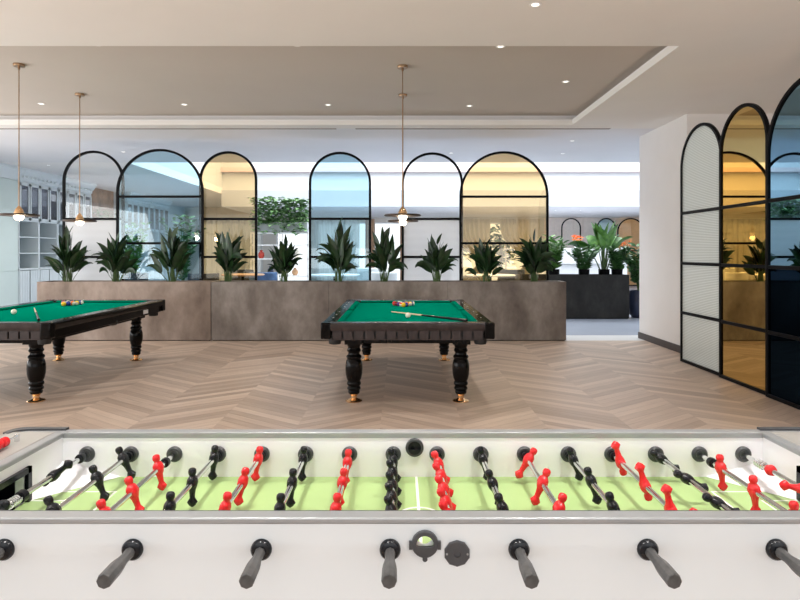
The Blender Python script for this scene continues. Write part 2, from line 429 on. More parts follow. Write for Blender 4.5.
# right hand pier behind the folding screens
struct('wall_right_pier', MB().box(4.03, 8.2, 8.42, 10.1, 0, CZ), M['wall'], smooth=False)
struct('baseboard_right', MB().box(4.012, 4.03, 8.40, 10.115, 0, 0.105).box(4.03, 8.2, 8.40, 8.42, 0, 0.105).box(4.03, 8.2, 10.1, 10.115, 0, 0.105), M['skirting'], smooth=False)
struct('wall_right', MB().box(8.0, 8.2, -5, 8.42, 0, CZ), M['wall'], smooth=False)
struct('wall_right_far', MB().box(12.0, 12.2, 10.1, 26.4, 0, 6.2).box(8.2, 12.2, 10.0, 10.1, 0, CZ), M['white'], smooth=False)
# wall behind the viewer: big windows between piers
bw = MB()
for x in (-9.4, -4.6, 0.2, 5.0): bw.box(x, x+0.5, -5.0, -4.9, 0, CZ)
bw.box(7.7, 8.2, -5, -4.9, 0, CZ).box(-9.4, 8.2, -5, -4.9, 3.05, CZ).box(-9.4, 8.2, -5, -4.9, 0, 0.35)
struct('wall_rear', bw, M['wall'], smooth=False)
struct('wall_left', MB().box(-9.6, -9.4, 10.0, 26.4, 0, CZ).box(-9.6, -9.4, -5, 10.0, 3.0, CZ), M['cab_white'], smooth=False)
# far wall with window openings
WINS = [(-8.7, -6.0), (-5.4, -3.9), (-3.6, -1.35), (-1.15, 0.1), (2.1, 5.9)]
fw = MB(); xs = -9.4
for a, b_ in WINS:
    fw.box(xs, a, 26.2, 26.4, 0, 2.95); fw.box(a, b_, 26.2, 26.4, 2.75, 2.95); fw.box(a, b_, 26.2, 26.4, 0, 0.12); xs = b_
fw.box(xs, 6.3, 26.2, 26.4, 0, 2.95); fw.box(-9.4, -5.9, 26.2, 26.4, 2.95, CZ)
struct('wall_far', fw, M['stone_wall'], smooth=False)
pw = MB().box(6.3, 12.2, 26.2, 26.4, 0, 2.95)
for i in range(14): pw.box(6.32+i*0.42, 6.70+i*0.42, 26.17, 26.2, 0.05, 2.93)
struct('wall_far_panelled', pw, M['pinkwall'], smooth=False)
for i, (a, b_) in enumerate(WINS):
    f = MB()
    f.box(a, a+0.06, 26.22, 26.3, 0.12, 2.75).box(b_-0.06, b_, 26.22, 26.3, 0.12, 2.75).box(a, b_, 26.22, 26.3, 2.69, 2.75).box(a, b_, 26.22, 26.3, 0.12, 0.18)
    n = max(1, round((b_-a)/1.3))
    for k in range(1, n): f.box(a+(b_-a)*k/n-0.025, a+(b_-a)*k/n+0.025, 26.22, 26.3, 0.18, 2.69)
    w = struct('window_%d' % (i+1), f, M['white_metal'], smooth=False)
    p = MB().box(a+0.06, b_-0.06, 26.255, 26.265, 0.18, 2.69).build('pane', M['glass_clear'], w, smooth=False)
struct('ground_outside', MB().box(-25, 25, 26.4, 45, -0.1, -0.02), M['tile_light'], smooth=False)
# slot air diffusers in the ceiling behind the tray
for i, (a, b_) in enumerate(((-8.0, -1.0), (-0.7, 3.3))):
    o = MB().box(a, b_, 9.40, 9.47, CZ-0.006, CZ).build('slot_air_diffuser', M['grille'], loc=((a+b_)/2, 9.43, CZ-0.006), smooth=False)
    tag(o, ['long grey slot air diffuser in ceiling above left half of the long planters', 'shorter grey slot air diffuser in ceiling towards the right pier'][i], 'air vent', 'ceiling slot air diffusers')

# ------------------------------------------------------------------ arched folding screens
def arch_pts(w, h, off, n=28):
    r = w/2; s = h - r; rr = r - off
    p = [(-rr, 0.0), (-rr, s)]
    p += [(-rr*math.cos(PI*i/n), s + rr*math.sin(PI*i/n)) for i in range(1, n)]
    p += [(rr, s), (rr, 0.0)]
    return p
def arch_screen(name, label, loc, rz, w, h, zt, mats, t=0.04, d=0.045, cat='screen', group=None):
    root = thing(name, label, cat, loc, rz, group)
    f = MB().strip(arch_pts(w, h, 0), arch_pts(w, h, t), -d/2, d/2)
    f.box(-w/2+t, w/2-t, -d/2, d/2, 0, t)
    f.build('frame', M['black_steel'], root, bevel=0.004)
    ri = w/2 - t; s = h - w/2
    for z in zt:
        MB().box(-ri, ri, -d/2*0.9, d/2*0.9, z-t/2, z+t/2).build('glazing_bar', M['black_steel'], root, bevel=0.003)
    lev = [t] + list(zt)
    for i in range(len(lev)):
        z0 = lev[i] + (t/2 if i else 0)
        if i < len(lev)-1:
            MB().box(-ri, ri, -0.004, 0.004, z0, lev[i+1]-t/2).build('glass_pane', M[mats[i]], root, smooth=False)
        else:
            n = 28; poly = [(-ri, z0)]
            poly += [(-ri*math.cos(PI*k/n), s + ri*math.sin(PI*k/n)) for k in range(0, n+1)]
            poly += [(ri, z0)]
            if s <= z0 + 1e-4: poly = poly[1:-1]
            MB().prism(poly, -0.004, 0.004).build('glass_pane', M[mats[i]], root, smooth=False)
    return root
Z3 = (0.72, 1.365, 2.02); ZB = (0.80, 1.60, 2.40)
G = 'arched screens behind the long planters'
arch_screen('arched_screen', 'narrow arched screen with colourless pane, left of the wide blue arch', (-5.294, 10.365, 0), 0, 1.06, 3.20, Z3, ['ribbed_pale','ribbed_pale','ribbed_pale','glass_clear'], group=G)
arch_screen('arched_screen', 'wide arched screen of blue glass overlapping a colourless and an amber arch', (-4.12, 10.305, 0), 0, 1.50, 3.22, ZB, ['glass_blue']*4, group=G)
arch_screen('arched_screen', 'narrow arched screen of amber glass right of the wide blue arch', (-2.965, 10.365, 0), 0, 1.0, 3.19, Z3, ['glass_yellow']*4, group=G)
arch_screen('arched_screen', 'narrow arched screen of blue glass standing alone, clear of other arches', (-1.03, 10.305, 0), 0, 1.07, 3.17, Z3, ['glass_blue']*4, group=G)
arch_screen('arched_screen', 'narrow arched screen with colourless pane, left of the wide amber arch', (0.558, 10.365, 0), 0, 1.06, 3.17, Z3, ['ribbed_pale','ribbed_pale','ribbed_pale','glass_clear'], group=G)
arch_screen('arched_screen', 'wide arched screen of amber glass at right end of the long planter', (1.785, 10.305, 0), 0, 1.53, 3.18, ZB, ['glass_yellow']*4, group=G)
G = 'tall arched screens along the right side'
ZR = (0.65, 1.30, 1.96)
arch_screen('arched_screen', 'arched screen of ribbed whitish glass beside the plain wall', (3.745, 7.47, 0), R(90), 1.02, 3.05, ZR, ['ribbed']*4, 0.038, 0.042, group=G)
arch_screen('arched_screen', 'arched screen of amber mirrored glass between ribbed and dark blue ones', (3.715, 6.495, 0), R(90), 0.92, 3.05, ZR, ['mirror_yellow']*4, 0.038, 0.042, group=G)
arch_screen('arched_screen', 'arched screen of dark blue mirrored glass cut by right picture edge', (3.685, 5.37, 0), R(90), 1.30, 3.06, ZR, ['mirror_dark', 'mirror_dark', 'mirror_blue', 'mirror_blue'], 0.038, 0.042, group=G)

# ------------------------------------------------------------------ planters
def planter(label, x0, x1, y0, y1, h, mat, seams=()):
    root = thing('planter', label, 'planter', ((x0+x1)/2, (y0+y1)/2, 0), 0, 'metal trough planters')
    L0 = root.location.copy(); t = 0.03
    b = MB()
    edges = [x0] + list(seams) + [x1]
    for a, c_ in zip(edges, edges[1:]):
        b.box(a + (0.002 if a != x0 else 0), c_ - (0.002 if c_ != x1 else 0), y0, y0+t, 0.012, h)
    b.box(x0, x1, y1-t, y1, 0.012, h).box(x0, x0+t, y0+t, y1-t, 0.012, h).box(x1-t, x1, y0+t, y1-t, 0.012, h)
    b.v = [tuple(Vector(p)-L0) for p in b.v]; b.build('body', mat, root, bevel=0.003)
    q = MB().box(x0+0.02, x1-0.02, y0+0.02, y1-0.02, 0, 0.014); q.v = [tuple(Vector(p)-L0) for p in q.v]; q.build('plinth', M['black_steel'], root)
    q = MB().box(x0+t, x1-t, y0+t, y1-t, 0.1, h-0.035); q.v = [tuple(Vector(p)-L0) for p in q.v]; q.build('soil', M['soil'], root)
PH = 0.965
planter('brownish metal trough planter behind the left billiard table', -5.92, -3.085, 9.78, 10.25, PH, M['planter_brown'])
planter('long grey metal trough planter behind the middle billiard table', -3.075, 2.71, 9.78, 10.25, PH, M['planter'], (-1.16, 0.78))
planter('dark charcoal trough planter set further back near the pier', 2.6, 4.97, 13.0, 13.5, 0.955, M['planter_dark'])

# ------------------------------------------------------------------ plants
def blade(mb, base, d, up, L, Wd, droop, fold=0.25, n=7, roll=0.0):
    """lance shaped leaf from base along direction d, drooping"""
    d = Vector(d).normalized(); p = Vector(base)
    vs = []; fs = []
    for i in range(n+1):
        t = i/n
        wv = Wd*0.5*(math.sin(PI*min(1, t**0.75))**0.85 if 0 < t < 1 else 0.02)
        dd = Vector((d.x, d.y, d.z - droop*t*t*1.6)).normalized()
        side = dd.cross(Vector((0,0,1)))
        if side.length < 0.05: side = Vector(up).cross(dd)
        side.normalize()
        if roll: side.rotate(Matrix.Rotation(roll, 3, dd))
        nrm = side.cross(dd).normalized()
        if i: p = p + dd*(L/n)
        vs += [p - side*wv + nrm*wv*fold, p - side*wv*0.5 + nrm*wv*fold*0.35, p.copy(), p + side*wv*0.5 + nrm*wv*fold*0.35, p + side*wv + nrm*wv*fold]
    for i in range(n):
        for k in range(4):
            a = 5*i + k
            fs.append((a, a+1, a+6, a+5))
    mb.add(vs, fs)
def lily(rng, H, spread, nl, leafL, leafW):
    """clump of stalks each ending in one broad lance leaf, turned every way"""
    fo = MB(); st = MB(); hs = spread*0.5
    for k in range(nl):
        a = k*2.39996 + rng.uniform(-0.5, 0.5)
        ca, sa = math.cos(a), math.sin(a)*0.45
        q = rng.random()                                # 0 tall inner .. 1 low outer
        L = leafL*rng.uniform(0.75, 1.2)
        if k == 0: q = 0.0
        tipz = H*(1.0 - 0.58*q)*(1.0 if k < 2 else rng.uniform(0.72, 1.0))
        tipr = hs*(0.15 + 0.85*q**0.6)*rng.uniform(0.75, 1.05)*(0.45 if k == 0 else 1)
        tilt = min(1.15, 0.12 + 0.75*q + rng.uniform(-0.15, 0.35))
        L = min(L, tipz*0.8, 0.16 + tipr*1.1/max(0.3, math.sin(tilt)))
        rr = max(0.0, tipr - L*math.sin(tilt)); sl = max(0.07, tipz - L*math.cos(tilt)*0.92)
        b0 = Vector((ca*0.05, sa*0.06, 0))
        top = Vector((ca*rr, sa*rr, sl))
        mid = (b0+top)/2 + Vector((0, 0, sl*0.06))
        st.tube([b0, mid, top], [0.006, 0.005, 0.004], 5)
        dv = Vector((ca*math.sin(tilt), sa*math.sin(tilt), math.cos(tilt)))
        blade(fo, top, dv, (0, 1, 0), L, leafW*rng.uniform(0.8, 1.2)*(L/leafL)**0.5, rng.uniform(0.2, 1.15)*(0.2+q), 0.22, 9, rng.choice((-1, 1))*rng.uniform(0.3, 1.3))
    return fo, st
PZ = PH - 0.035
plants = [
 (68, 'bushy peace lily leftmost in the brownish trough, one leaf rising left', 45, 94, 226),
 (116, 'dark leafy peace lily in front of the left colourless arch, at its right edge', 91, 141, 233),
 (172, 'dark leafy peace lily in front of the wide blue arch', 145, 200, 227),
 (228, 'broad leaved peace lily in front of the narrow amber arch', 207, 252, 228),
 (284, 'peace lily in the open gap left of the lone blue arch', 266, 309, 235),
 (338, 'tall peace lily in front of the lone blue arch', 320, 366, 217),
 (384, 'wide spreading peace lily under the near pendant, left of colourless arch', 358, 411, 228),
 (437, 'upright peace lily in front of the right colourless arch', 418, 460, 234),
 (486, 'dark peace lily in front of left half of the wide amber arch', 465, 509, 238),
 (534, 'densest peace lily at the right end of the long grey trough', 514, 554, 229)]
for i, (cx, lab, xl, xr, yt) in enumerate(plants):
    rng = random.Random(40+i*7)
    D = 9.97
    X = (cx-400)*D/600; H = CAMZ-(yt-252)*D/600 - PZ; spread = (xr-xl)*D/600
    root = thing('peace_lily', lab, 'plant', (X, D, PZ), 0, 'peace lilies in the long troughs')
    nl = 30 if i != 9 else 48
    fo, st = lily(rng, H, spread, nl, 0.50, 0.135)
    fo.build('foliage', M['leaf'], root, angle=80); st.build('stems', M['stem'], root)

def zz_plant(rng, H, spread, nst, lw=0.05):
    fo = MB(); st = MB()
    for k in range(nst):
        a = 2*PI*k/nst + rng.uniform(-0.3, 0.3); out = spread*rng.uniform(0.15, 0.5); h = H*rng.uniform(0.7, 1.0)
        pts = [Vector((math.cos(a)*out*t**1.8, math.sin(a)*out*t**1.8, h*t)) for t in (0, 0.25, 0.5, 0.75, 1)]
        st.tube(pts, [0.012, 0.01, 0.008, 0.006, 0.003], 5)
        for j in range(9):
            t = 0.25 + 0.75*j/8; i0 = min(3, int(t*4)); u = t*4-i0; p = pts[i0].lerp(pts[i0+1], u)
            for sgn in (-1, 1):
                dv = Vector((math.cos(a+sgn*1.3), math.sin(a+sgn*1.3), 0.5))
                blade(fo, p, dv, (0,1,0), 0.19, lw*1.35, 0.1, n=4, roll=rng.uniform(-0.8, 0.8))
    return fo, st
def banana(rng, H, spread, nl, L, Wd):
    fo = MB(); st = MB()
    for k in range(nl):
        a = k*2.39996 + rng.uniform(-0.3, 0.3); q = rng.random(); tilt = 0.15+0.95*q
        sl = max(0.2, (H*(1-0.35*q) - L*math.cos(tilt)))
        top = Vector((math.cos(a)*spread*0.35*q, math.sin(a)*spread*0.15*q, sl))
        st.tube([(math.cos(a)*0.03, math.sin(a)*0.03, 0), top*0.55, top], [0.016, 0.013, 0.008], 6)
        blade(fo, top, (math.cos(a)*math.sin(tilt), 0.4*math.sin(a)*math.sin(tilt), math.cos(tilt)), (0,1,0), L*rng.uniform(0.8, 1.1), Wd, 0.5*tilt, 0.2, 8, rng.uniform(-0.9, 0.9))
    return fo, st
dz = 0.92
for i, (cx, kind, lab, H, sp) in enumerate([
   (554, 'zz', 'leafy green plant at the left end of the dark charcoal trough', 0.86, 0.62),
   (584, 'zz', 'feathery dark green plant in the middle of the dark charcoal trough', 0.72, 0.75),
   (604, 'ban', 'tall plant with paddle shaped leaves in the dark charcoal trough', 1.28, 1.0),
   (617, 'zz', 'low feathery plant at the right end of the dark charcoal trough', 0.62, 0.5)]):
    D = 13.25
    root = thing('trough_plant', lab, 'plant', ((cx-400)*D/600, D, dz), 0, 'plants in the dark trough')
    rng = random.Random(200+i)
    if kind == 'zz': fo, st = zz_plant(rng, H, sp, 13)
    else: fo, st = banana(rng, H, sp, 13, 0.58, 0.26)
    MB().lathe([(0.09, 0), (0.115, 0.02), (0.12, 0.15), (0.105, 0.15), (0.10, 0.12)], n=20).build('pot', M['black_steel'], root)
    fo.build('foliage', M['leaf_light' if kind == 'ban' or i == 0 else 'leaf_mid'], root, angle=80); st.build('stems', M['stem'], root)
# potted plant half hidden by the pier
root = thing('potted_plant', 'leafy plant in dark blue pot half hidden by the pale pier', 'plant', (5.28, 13.3, 0))
MB().lathe([(0.13, 0), (0.20, 0.08), (0.25, 0.32), (0.22, 0.55), (0.19, 0.60), (0.17, 0.60), (0.17, 0.5)], n=24).build('pot', M['pot_blue'], root)
MB().lathe([(0.165, 0.52), (0.165, 0.56)], n=20).build('soil', M['soil'], root)
fo, st = zz_plant(random.Random(77), 1.02, 0.75, 16, 0.07)
for m_ in (fo, st): m_.v = [(p[0], p[1], p[2]+0.56) for p in m_.v]
fo.build('foliage', M['leaf_mid'], root, angle=80); st.build('stems', M['stem'], root)

# ------------------------------------------------------------------ billiard tables
TW, TL, TH = 1.62, 2.75, 0.79
def billiard_table(label, loc):
    root = thing('billiard_table', label, 'billiard table', loc, 0, 'billiard tables with turned black legs')
    hw, hl = TW/2, TL/2; rw = 0.135; cw = 0.055; zb = 0.762
    # bed
    MB().box(-hw+rw, hw-rw, -hl+rw, hl-rw, zb-0.05, zb).build('playing_cloth', M['felt'], root, smooth=False)
    # rails with cushions
    def rail(ax, sg):
        r_ = MB(); cu = MB(); si = MB()
        if ax == 'x':     # long side rail, sg = side
            poly = [(sg*hw, TH-0.012), (sg*(hw-0.012), TH), (sg*(hw-rw), TH-0.002), (sg*(hw-rw), zb-0.045), (sg*(hw-0.01), zb-0.045), (sg*hw, zb-0.02)]
            r_.prism(poly, -hl+0.09, hl-0.09)
            for y0, y1 in ((-hl+rw+0.07, -0.07), (0.07, hl-rw-0.07)):
                cu.prism([(sg*(hw-rw), TH-0.003), (sg*(hw-rw-cw), TH-0.012), (sg*(hw-rw-cw+0.012), TH-0.022), (sg*(hw-rw), zb+0.001)], y0, y1)
            for k in (-3, -2, -1, 1, 2, 3):
                y = k*0.30; si.lathe([(0.008, TH-0.001), (0.007, TH+0.0005)], (sg*(hw-rw/2), y, 0), 10)
        else:
            poly = [(sg*hl, TH-0.012), (sg*(hl-0.012), TH), (sg*(hl-rw), TH-0.002), (sg*(hl-rw), zb-0.045), (sg*(hl-0.01), zb-0.045), (sg*hl, zb-0.02)]
            r_.prism(poly, -hw+0.09, hw-0.09, 'YZ')
            cu.prism([(sg*(hl-rw), TH-0.003), (sg*(hl-rw-cw), TH-0.012), (sg*(hl-rw-cw+0.012), TH-0.022), (sg*(hl-rw), zb+0.001)], -hw+rw+0.07, hw-rw-0.07, 'YZ')
            for k in (-1, 0, 1): si.lathe([(0.008, TH-0.001), (0.007, TH+0.0005)], (k*0.3, sg*(hl-rw/2), 0), 10)
        o = r_.build('rail', M['pool_wood'] if ax == 'y' else M['pool_black'], root, bevel=0.002)
        cu.build('cushion', M['felt_dark'], o, smooth=False)
        si.build('sights', M['ivory'], o)
    for sg in (-1, 1): rail('x', sg); rail('y', sg)
    # corner castings and pockets
    for sx in (-1, 1):
        for sy in (-1, 1):
            cb = MB()
            cb.box(min(sx*hw, sx*(hw-0.095)), max(sx*hw, sx*(hw-0.095)), min(sy*hl, sy*(hl-0.095)), max(sy*hl, sy*(hl-0.095)), TH-0.15, TH+0.003)
            cb.build('corner_casting', M['pool_black'], root, bevel=0.012, seg=3)
            cx, cy = sx*(hw-0.125), sy*(hl-0.125)
            p = MB(); p.lathe([(0.075, zb-0.02), (0.075, zb+0.002), (0.055, zb+0.004), (0.05, zb-0.04)], (cx, cy, 0), 20)
            p.box(min(cx, cx+sx*0.05), max(cx, cx+sx*0.05), min(cy, cy+sy*0.05), max(cy, cy+sy*0.05), zb, TH+0.0005)
            o = p.build('pocket', M['pocket'], root)
            MB().lathe([(0.03, 0.575), (0.055, 0.58), (0.06, 0.60), (0.06, 0.66), (0.05, 0.665)], (sx*(hw-0.12), sy*(hl-0.12), 0), 18).build('ball_cup', M['pocket'], root)
        cx = sx*(hw-0.115)
        MB().lathe([(0.06, zb-0.02), (0.06, zb+0.002), (0.045, zb+0.004), (0.04, zb-0.03)], (cx, 0, 0), 18).box(min(cx, cx+sx*0.03), max(cx, cx+sx*0.03), -0.055, 0.055, zb, TH+0.001).build('pocket', M['pocket'], root)
        MB().lathe([(0.02, 0.60), (0.045, 0.61), (0.05, 0.65)], (sx*(hw-0.075), 0, 0), 14).build('ball_cup', M['pocket'], root)
    # aprons made of slats with open joints
    for sg in (-1, 1):
        a = MB(); n = 14; x0 = -hw+0.10; w = (TW-0.2)/n
        MB().box(-hw+0.1, hw-0.1, min(sg*(hl-0.06), sg*(hl-0.05)), max(sg*(hl-0.06), sg*(hl-0.05)), 0.64, 0.715).build('apron_backing', M['pocket'], root, smooth=False)
        for k in range(n):
            y0, y1 = sorted((sg*(hl-0.05), sg*(hl-0.025)))
            a.box(x0+k*w+0.008, x0+(k+1)*w-0.008, y0, y1, 0.635, 0.72)
        y0, y1 = sorted((sg*(hl-0.055), sg*(hl-0.022))); a.box(-hw+0.1, hw-0.1, y0, y1, 0.628, 0.642).box(-hw+0.1, hw-0.1, y0, y1, 0.708, 0.725)
        a.build('apron', M['pool_wood'], root, bevel=0.002)
        x0, x1 = sorted((sg*(hw-0.03), sg*(hw-0.06)))
        MB().box(x0, x1, -hl+0.095, hl-0.095, 0.632, 0.72).build('apron', M['pool_black'], root, bevel=0.004)
    u = MB()
    u.box(-hw+0.22, hw-0.22, -hl+0.24, -hl+0.32, 0.565, 0.64).box(-hw+0.22, hw-0.22, hl-0.32, hl-0.24, 0.565, 0.64)
    u.box(-hw+0.22, -hw+0.30, -hl+0.32, hl-0.32, 0.565, 0.64).box(hw-0.30, hw-0.22, -hl+0.32, hl-0.32, 0.565, 0.64)
    u.box(-hw+0.08, hw-0.08, -hl+0.08, hl-0.08, 0.64, 0.70)
    u.build('underframe', M['pool_black'], root, bevel=0.004)
    # turned legs with brass feet
    prof = [(0.052, 0.075), (0.055, 0.085), (0.058, 0.10), (0.052, 0.108), (0.064, 0.118), (0.067, 0.13), (0.06, 0.142), (0.055, 0.15),
            (0.066, 0.162), (0.070, 0.175), (0.066, 0.188), (0.060, 0.196), (0.072, 0.225), (0.081, 0.27), (0.084, 0.32), (0.082, 0.36), (0.074, 0.395), (0.064, 0.412),
            (0.070, 0.42), (0.076, 0.432), (0.070, 0.446), (0.058, 0.455), (0.056, 0.475), (0.066, 0.487), (0.068, 0.497), (0.062, 0.508), (0.058, 0.525), (0.066, 0.54), (0.066, 0.56)]
    for sx in (-1, 1):
        for sy in (-1, 1):
            lx, ly = sx*0.52, sy*1.105
            l = MB().lathe(prof, (lx, ly, 0), 28)
            l.box(lx-0.085, lx+0.085, ly-0.085, ly+0.085, 0.56, 0.64)
            o = l.build('leg', M['pool_black'], root, bevel=0.003)
            MB().lathe([(0.078, 0), (0.082, 0.006), (0.074, 0.014), (0.045, 0.022), (0.030, 0.034), (0.030, 0.055), (0.042, 0.066), (0.046, 0.078)], (lx, ly, 0), 24).build('foot', M['brass'], o)
    return root, zb
T1 = (0.072, 6.945, 0); T2 = (-4.06, 6.945, 0)
t1, ZB_ = billiard_table('black billiard table with green cloth standing in the middle', T1)
t2 = copy_tree(t1); t2.location = T2; t2['label'] = 'black billiard table with green cloth cut by left picture edge'
for k in kids(t2):
    if k.name.startswith('apron'):
        pass
MB().box(TW/2-0.0295, TW/2-0.027, 0.72, 0.86, 0.655, 0.705).build('name_plate', M['sticker'], t2, smooth=False)

cols = {'yellow': (0.80, 0.50, 0.03), 'blue': (0.02, 0.05, 0.35), 'red': (0.62, 0.02, 0.02), 'purple': (0.10, 0.02, 0.20), 'orange': (0.80, 0.20, 0.02), 'green': (0.01, 0.16, 0.06), 'maroon': (0.20, 0.01, 0.02)}
BM = {}
for k, v_ in cols.items():
    BM[k, 0] = ball_mat('%s_ball' % k, v_, False); BM[k, 1] = ball_mat('%s_striped_ball' % k, v_, True)
BM['black', 0] = ball_mat('black_ball', (0.008, 0.008, 0.008), False); M['cue_ball'] = ball_mat('cue_ball', (0.86, 0.83, 0.70), False)
order = [('yellow', 0), ('red', 1), ('blue', 0), ('purple', 0), ('black', 0), ('orange', 1), ('maroon', 0), ('green', 1), ('orange', 0), ('yellow', 1), ('red', 0), ('maroon', 1), ('purple', 1), ('green', 0), ('blue', 1)]
BR = 0.0286
sph = {}
def rack(ax, ay, tname):
    k = 0
    for r in range(5):
        for q in range(r+1):
            cn = order[k]; k += 1
            pos = (ax + (q - r/2)*0.0574, ay + r*0.0498, ZB_ + BR)
            if cn in sph:
                o = sph[cn].copy(); COL.objects.link(o); o.location = pos
            else:
                o = MB().sphere((0,0,0), BR, 18, 12).build('billiard_ball', BM[cn], loc=None, angle=180); o.location = pos; sph[cn] = o
            o.rotation_euler = (0.5+k, 0.3*k, 0)
            tag(o, ('%s %s ball in the triangle of balls on the %s' % (cn[0], 'striped' if cn[1] else 'solid', tname)), 'ball', 'racked balls on the ' + tname)
rack(0.045, 7.50, 'middle billiard table')
rack(-4.27, 7.62, 'left billiard table')
for pos, lab in (((0.084, 6.25, ZB_+BR), 'cream cue ball touching the cue on the middle billiard table'), ((-4.26, 6.62, ZB_+BR), 'cream cue ball on the left billiard table near picture edge')):
    o = MB().sphere((0,0,0), BR, 20, 12).build('cue_ball', M['cue_ball'], angle=180); o.location = pos; tag(o, lab, 'ball')
M['maple'] = pm('pale_maple', (0.75, 0.58, 0.38), 0.3, noise=0.1)
def cue(tip, butt, lab):
    tip = Vector(tip); butt = Vector(butt)
    root = thing('pool_cue', lab, 'cue', tuple(butt)); L0 = butt
    P = lambda t: tip.lerp(butt, t) - L0
    MB().cyl(P(0.01), P(0.45), 0.0058, 0.009, 12).build('shaft', M['maple'], root)
    MB().cyl(P(0.45), P(0.46), 0.0094, 0.0094, 12).build('joint', M['brass'], root)
    MB().cyl(P(0.46), P(1.0), 0.0092, 0.0145, 12).build('grip', M['pool_black'], root)
    MB().cyl(P(0.0), P(0.01), 0.0055, 0.0058, 12).build('leather_tip', M['blue_seat'], root)
cue((-0.10, 6.80, ZB_+0.012), (0.63, 5.66, TH+0.014), 'pool cue lying across the cloth of the middle billiard table')
cue((-4.42, 7.25, ZB_+0.012), (-3.42, 5.68, TH+0.016), 'pool cue lying across the cloth of the left billiard table')

# ------------------------------------------------------------------ pendant lamps
TRAYZ = CZ + 0.17
def pendant(label, x, y, zd):
    root = thing('pendant_lamp', label, 'pendant lamp', (x, y, TRAYZ), 0, 'brass disc pendants over the billiard tables')
    d = zd - TRAYZ
    MB().lathe([(0.0585, -0.028), (0.06, -0.025), (0.06, 0.0)], n=24).build('ceiling_canopy', M['brass_dark'], root)
    MB().cyl((0,0,-0.028), (0,0,d+0.075), 0.0055, n=10).lathe([(0.012, -0.06), (0.013, -0.028)], n=12).build('rod', M['brass_dark'], root)
    MB().lathe([(0.012, d+0.10), (0.02, d+0.085), (0.034, d+0.07), (0.046, d+0.045), (0.053, d+0.02), (0.054, d+0.012)], n=24).build('dome', M['brass'], root)
    MB().lathe([(0.055, d+0.012), (0.20, d+0.010), (0.207, d+0.004), (0.207, d-0.006), (0.20, d-0.010), (0.055, d-0.010)], n=48).build('disc_shade', M['bronze'], root)
    MB().lathe([(0.054, d-0.010), (0.052, d-0.026), (0.044, d-0.042), (0.028, d-0.055), (0.005, d-0.06)], n=24).build('bulb', M['bulb'], root)
    l = bpy.data.lights.new('pendant_glow', 'POINT'); l.energy = 6; l.color = (1, 0.8, 0.58); l.shadow_soft_size = 0.05
    lo = bpy.data.objects.new('pendant_glow', l); lo.location = (0, 0, d-0.12); lo.parent = root; COL.objects.link(lo)
pendant('nearer brass disc pendant lamp over the middle billiard table', 0.03, 6.80, 1.865)
pendant('farther brass disc pendant lamp over the middle billiard table', 0.04, 8.04, 1.865)
pendant('nearer brass disc pendant lamp over the left billiard table', -4.28, 6.74, 1.865)
pendant('farther brass disc pendant lamp over the left billiard table', -4.27, 8.00, 1.865)

# ------------------------------------------------------------------ recessed downlights
def downlight(label, x, y, z, power=38, soft=0.05):
    root = thing('recessed_downlight', label, 'downlight', (x, y, z), 0, 'recessed ceiling downlights')
    MB().lathe([(0.050, -0.003), (0.048, -0.006), (0.032, -0.005), (0.030, 0.0)], n=24).build('trim_ring', M['white_metal'], root)
    MB().lathe([(0.030, -0.001), (0.030, -0.004)], n=20).build('lens', M['led'], root)
    l = bpy.data.lights.new('downlight_beam', 'SPOT'); l.energy = power; l.spot_size = R(95); l.spot_blend = 0.8; l.color = (1, 0.98, 0.95); l.shadow_soft_size = soft
    lo = bpy.data.objects.new('downlight_beam', l); lo.location = (0, 0, -0.02); lo.parent = root; COL.objects.link(lo)
TT = 'recessed downlight in the raised ceiling tray, '
for x, y, lab in ((-3.08, 6.09, 'front row, left one'), (-1.05, 6.10, 'front row, middle one'), (1.03, 6.15, 'front row, right one'),
                  (-5.10, 8.53, 'back row, leftmost'), (-3.08, 8.57, 'back row, second from left'), (-1.03, 8.59, 'back row, second from right'), (1.0, 8.65, 'back row, rightmost')):
    downlight(TT + lab, x, y, TRAYZ)
downlight('recessed downlight in tray near its right edge, between front and back rows', 2.05, 7.42, TRAYZ)
for x, cn in ((-4.5, 'leftmost'), (-2.7, 'second from left'), (-0.9, 'third from left'), (0.9, 'third from right'), (2.7, 'second from right'), (4.5, 'rightmost')):  # unseen fill rows added to brighten the table, floor and ceiling
    for y, rn in ((1.36, 'nearer'), (2.9, 'farther')):
        downlight('recessed downlight over the foosball table above the picture, %s in the %s row' % (cn, rn), x, y, CZ, 140 if y < 2 else 90, 0.14)
for y, rn in ((2.9, 'nearer'), (6.2, 'farther')):  # unseen pair added to lift the right ceiling and backlight the ribbed glass
    downlight('recessed downlight in the room behind the right hand screens, %s one' % rn, 5.9, y, CZ, 120, 0.1)
downlight('recessed downlight at top picture edge, in the lower ceiling', 1.06, 4.70, CZ)
for x, y, lab in ((-5.35, 11.6, 'recessed downlight in the cool white ceiling above the wide blue arch'), (-7.85, 13.4, 'recessed downlight in the cool white ceiling above the left cabinets'),
                  (1.0, 11.75, 'recessed downlight in ceiling just above the gap left of wide amber arch'), (3.0, 10.45, 'recessed downlight in ceiling right of the wide amber arch, nearer one'), (3.2, 11.8, 'recessed downlight in ceiling right of the wide amber arch, farther one')):
    downlight(lab, x, y, CZ)

for x, lab in ((5.6, 'recessed downlight in the far low ceiling beside the wide amber arch'), (6.5, 'recessed downlight in the far low ceiling above the small grey arch')):
    downlight(lab, x, 21.6, 2.95, 380)
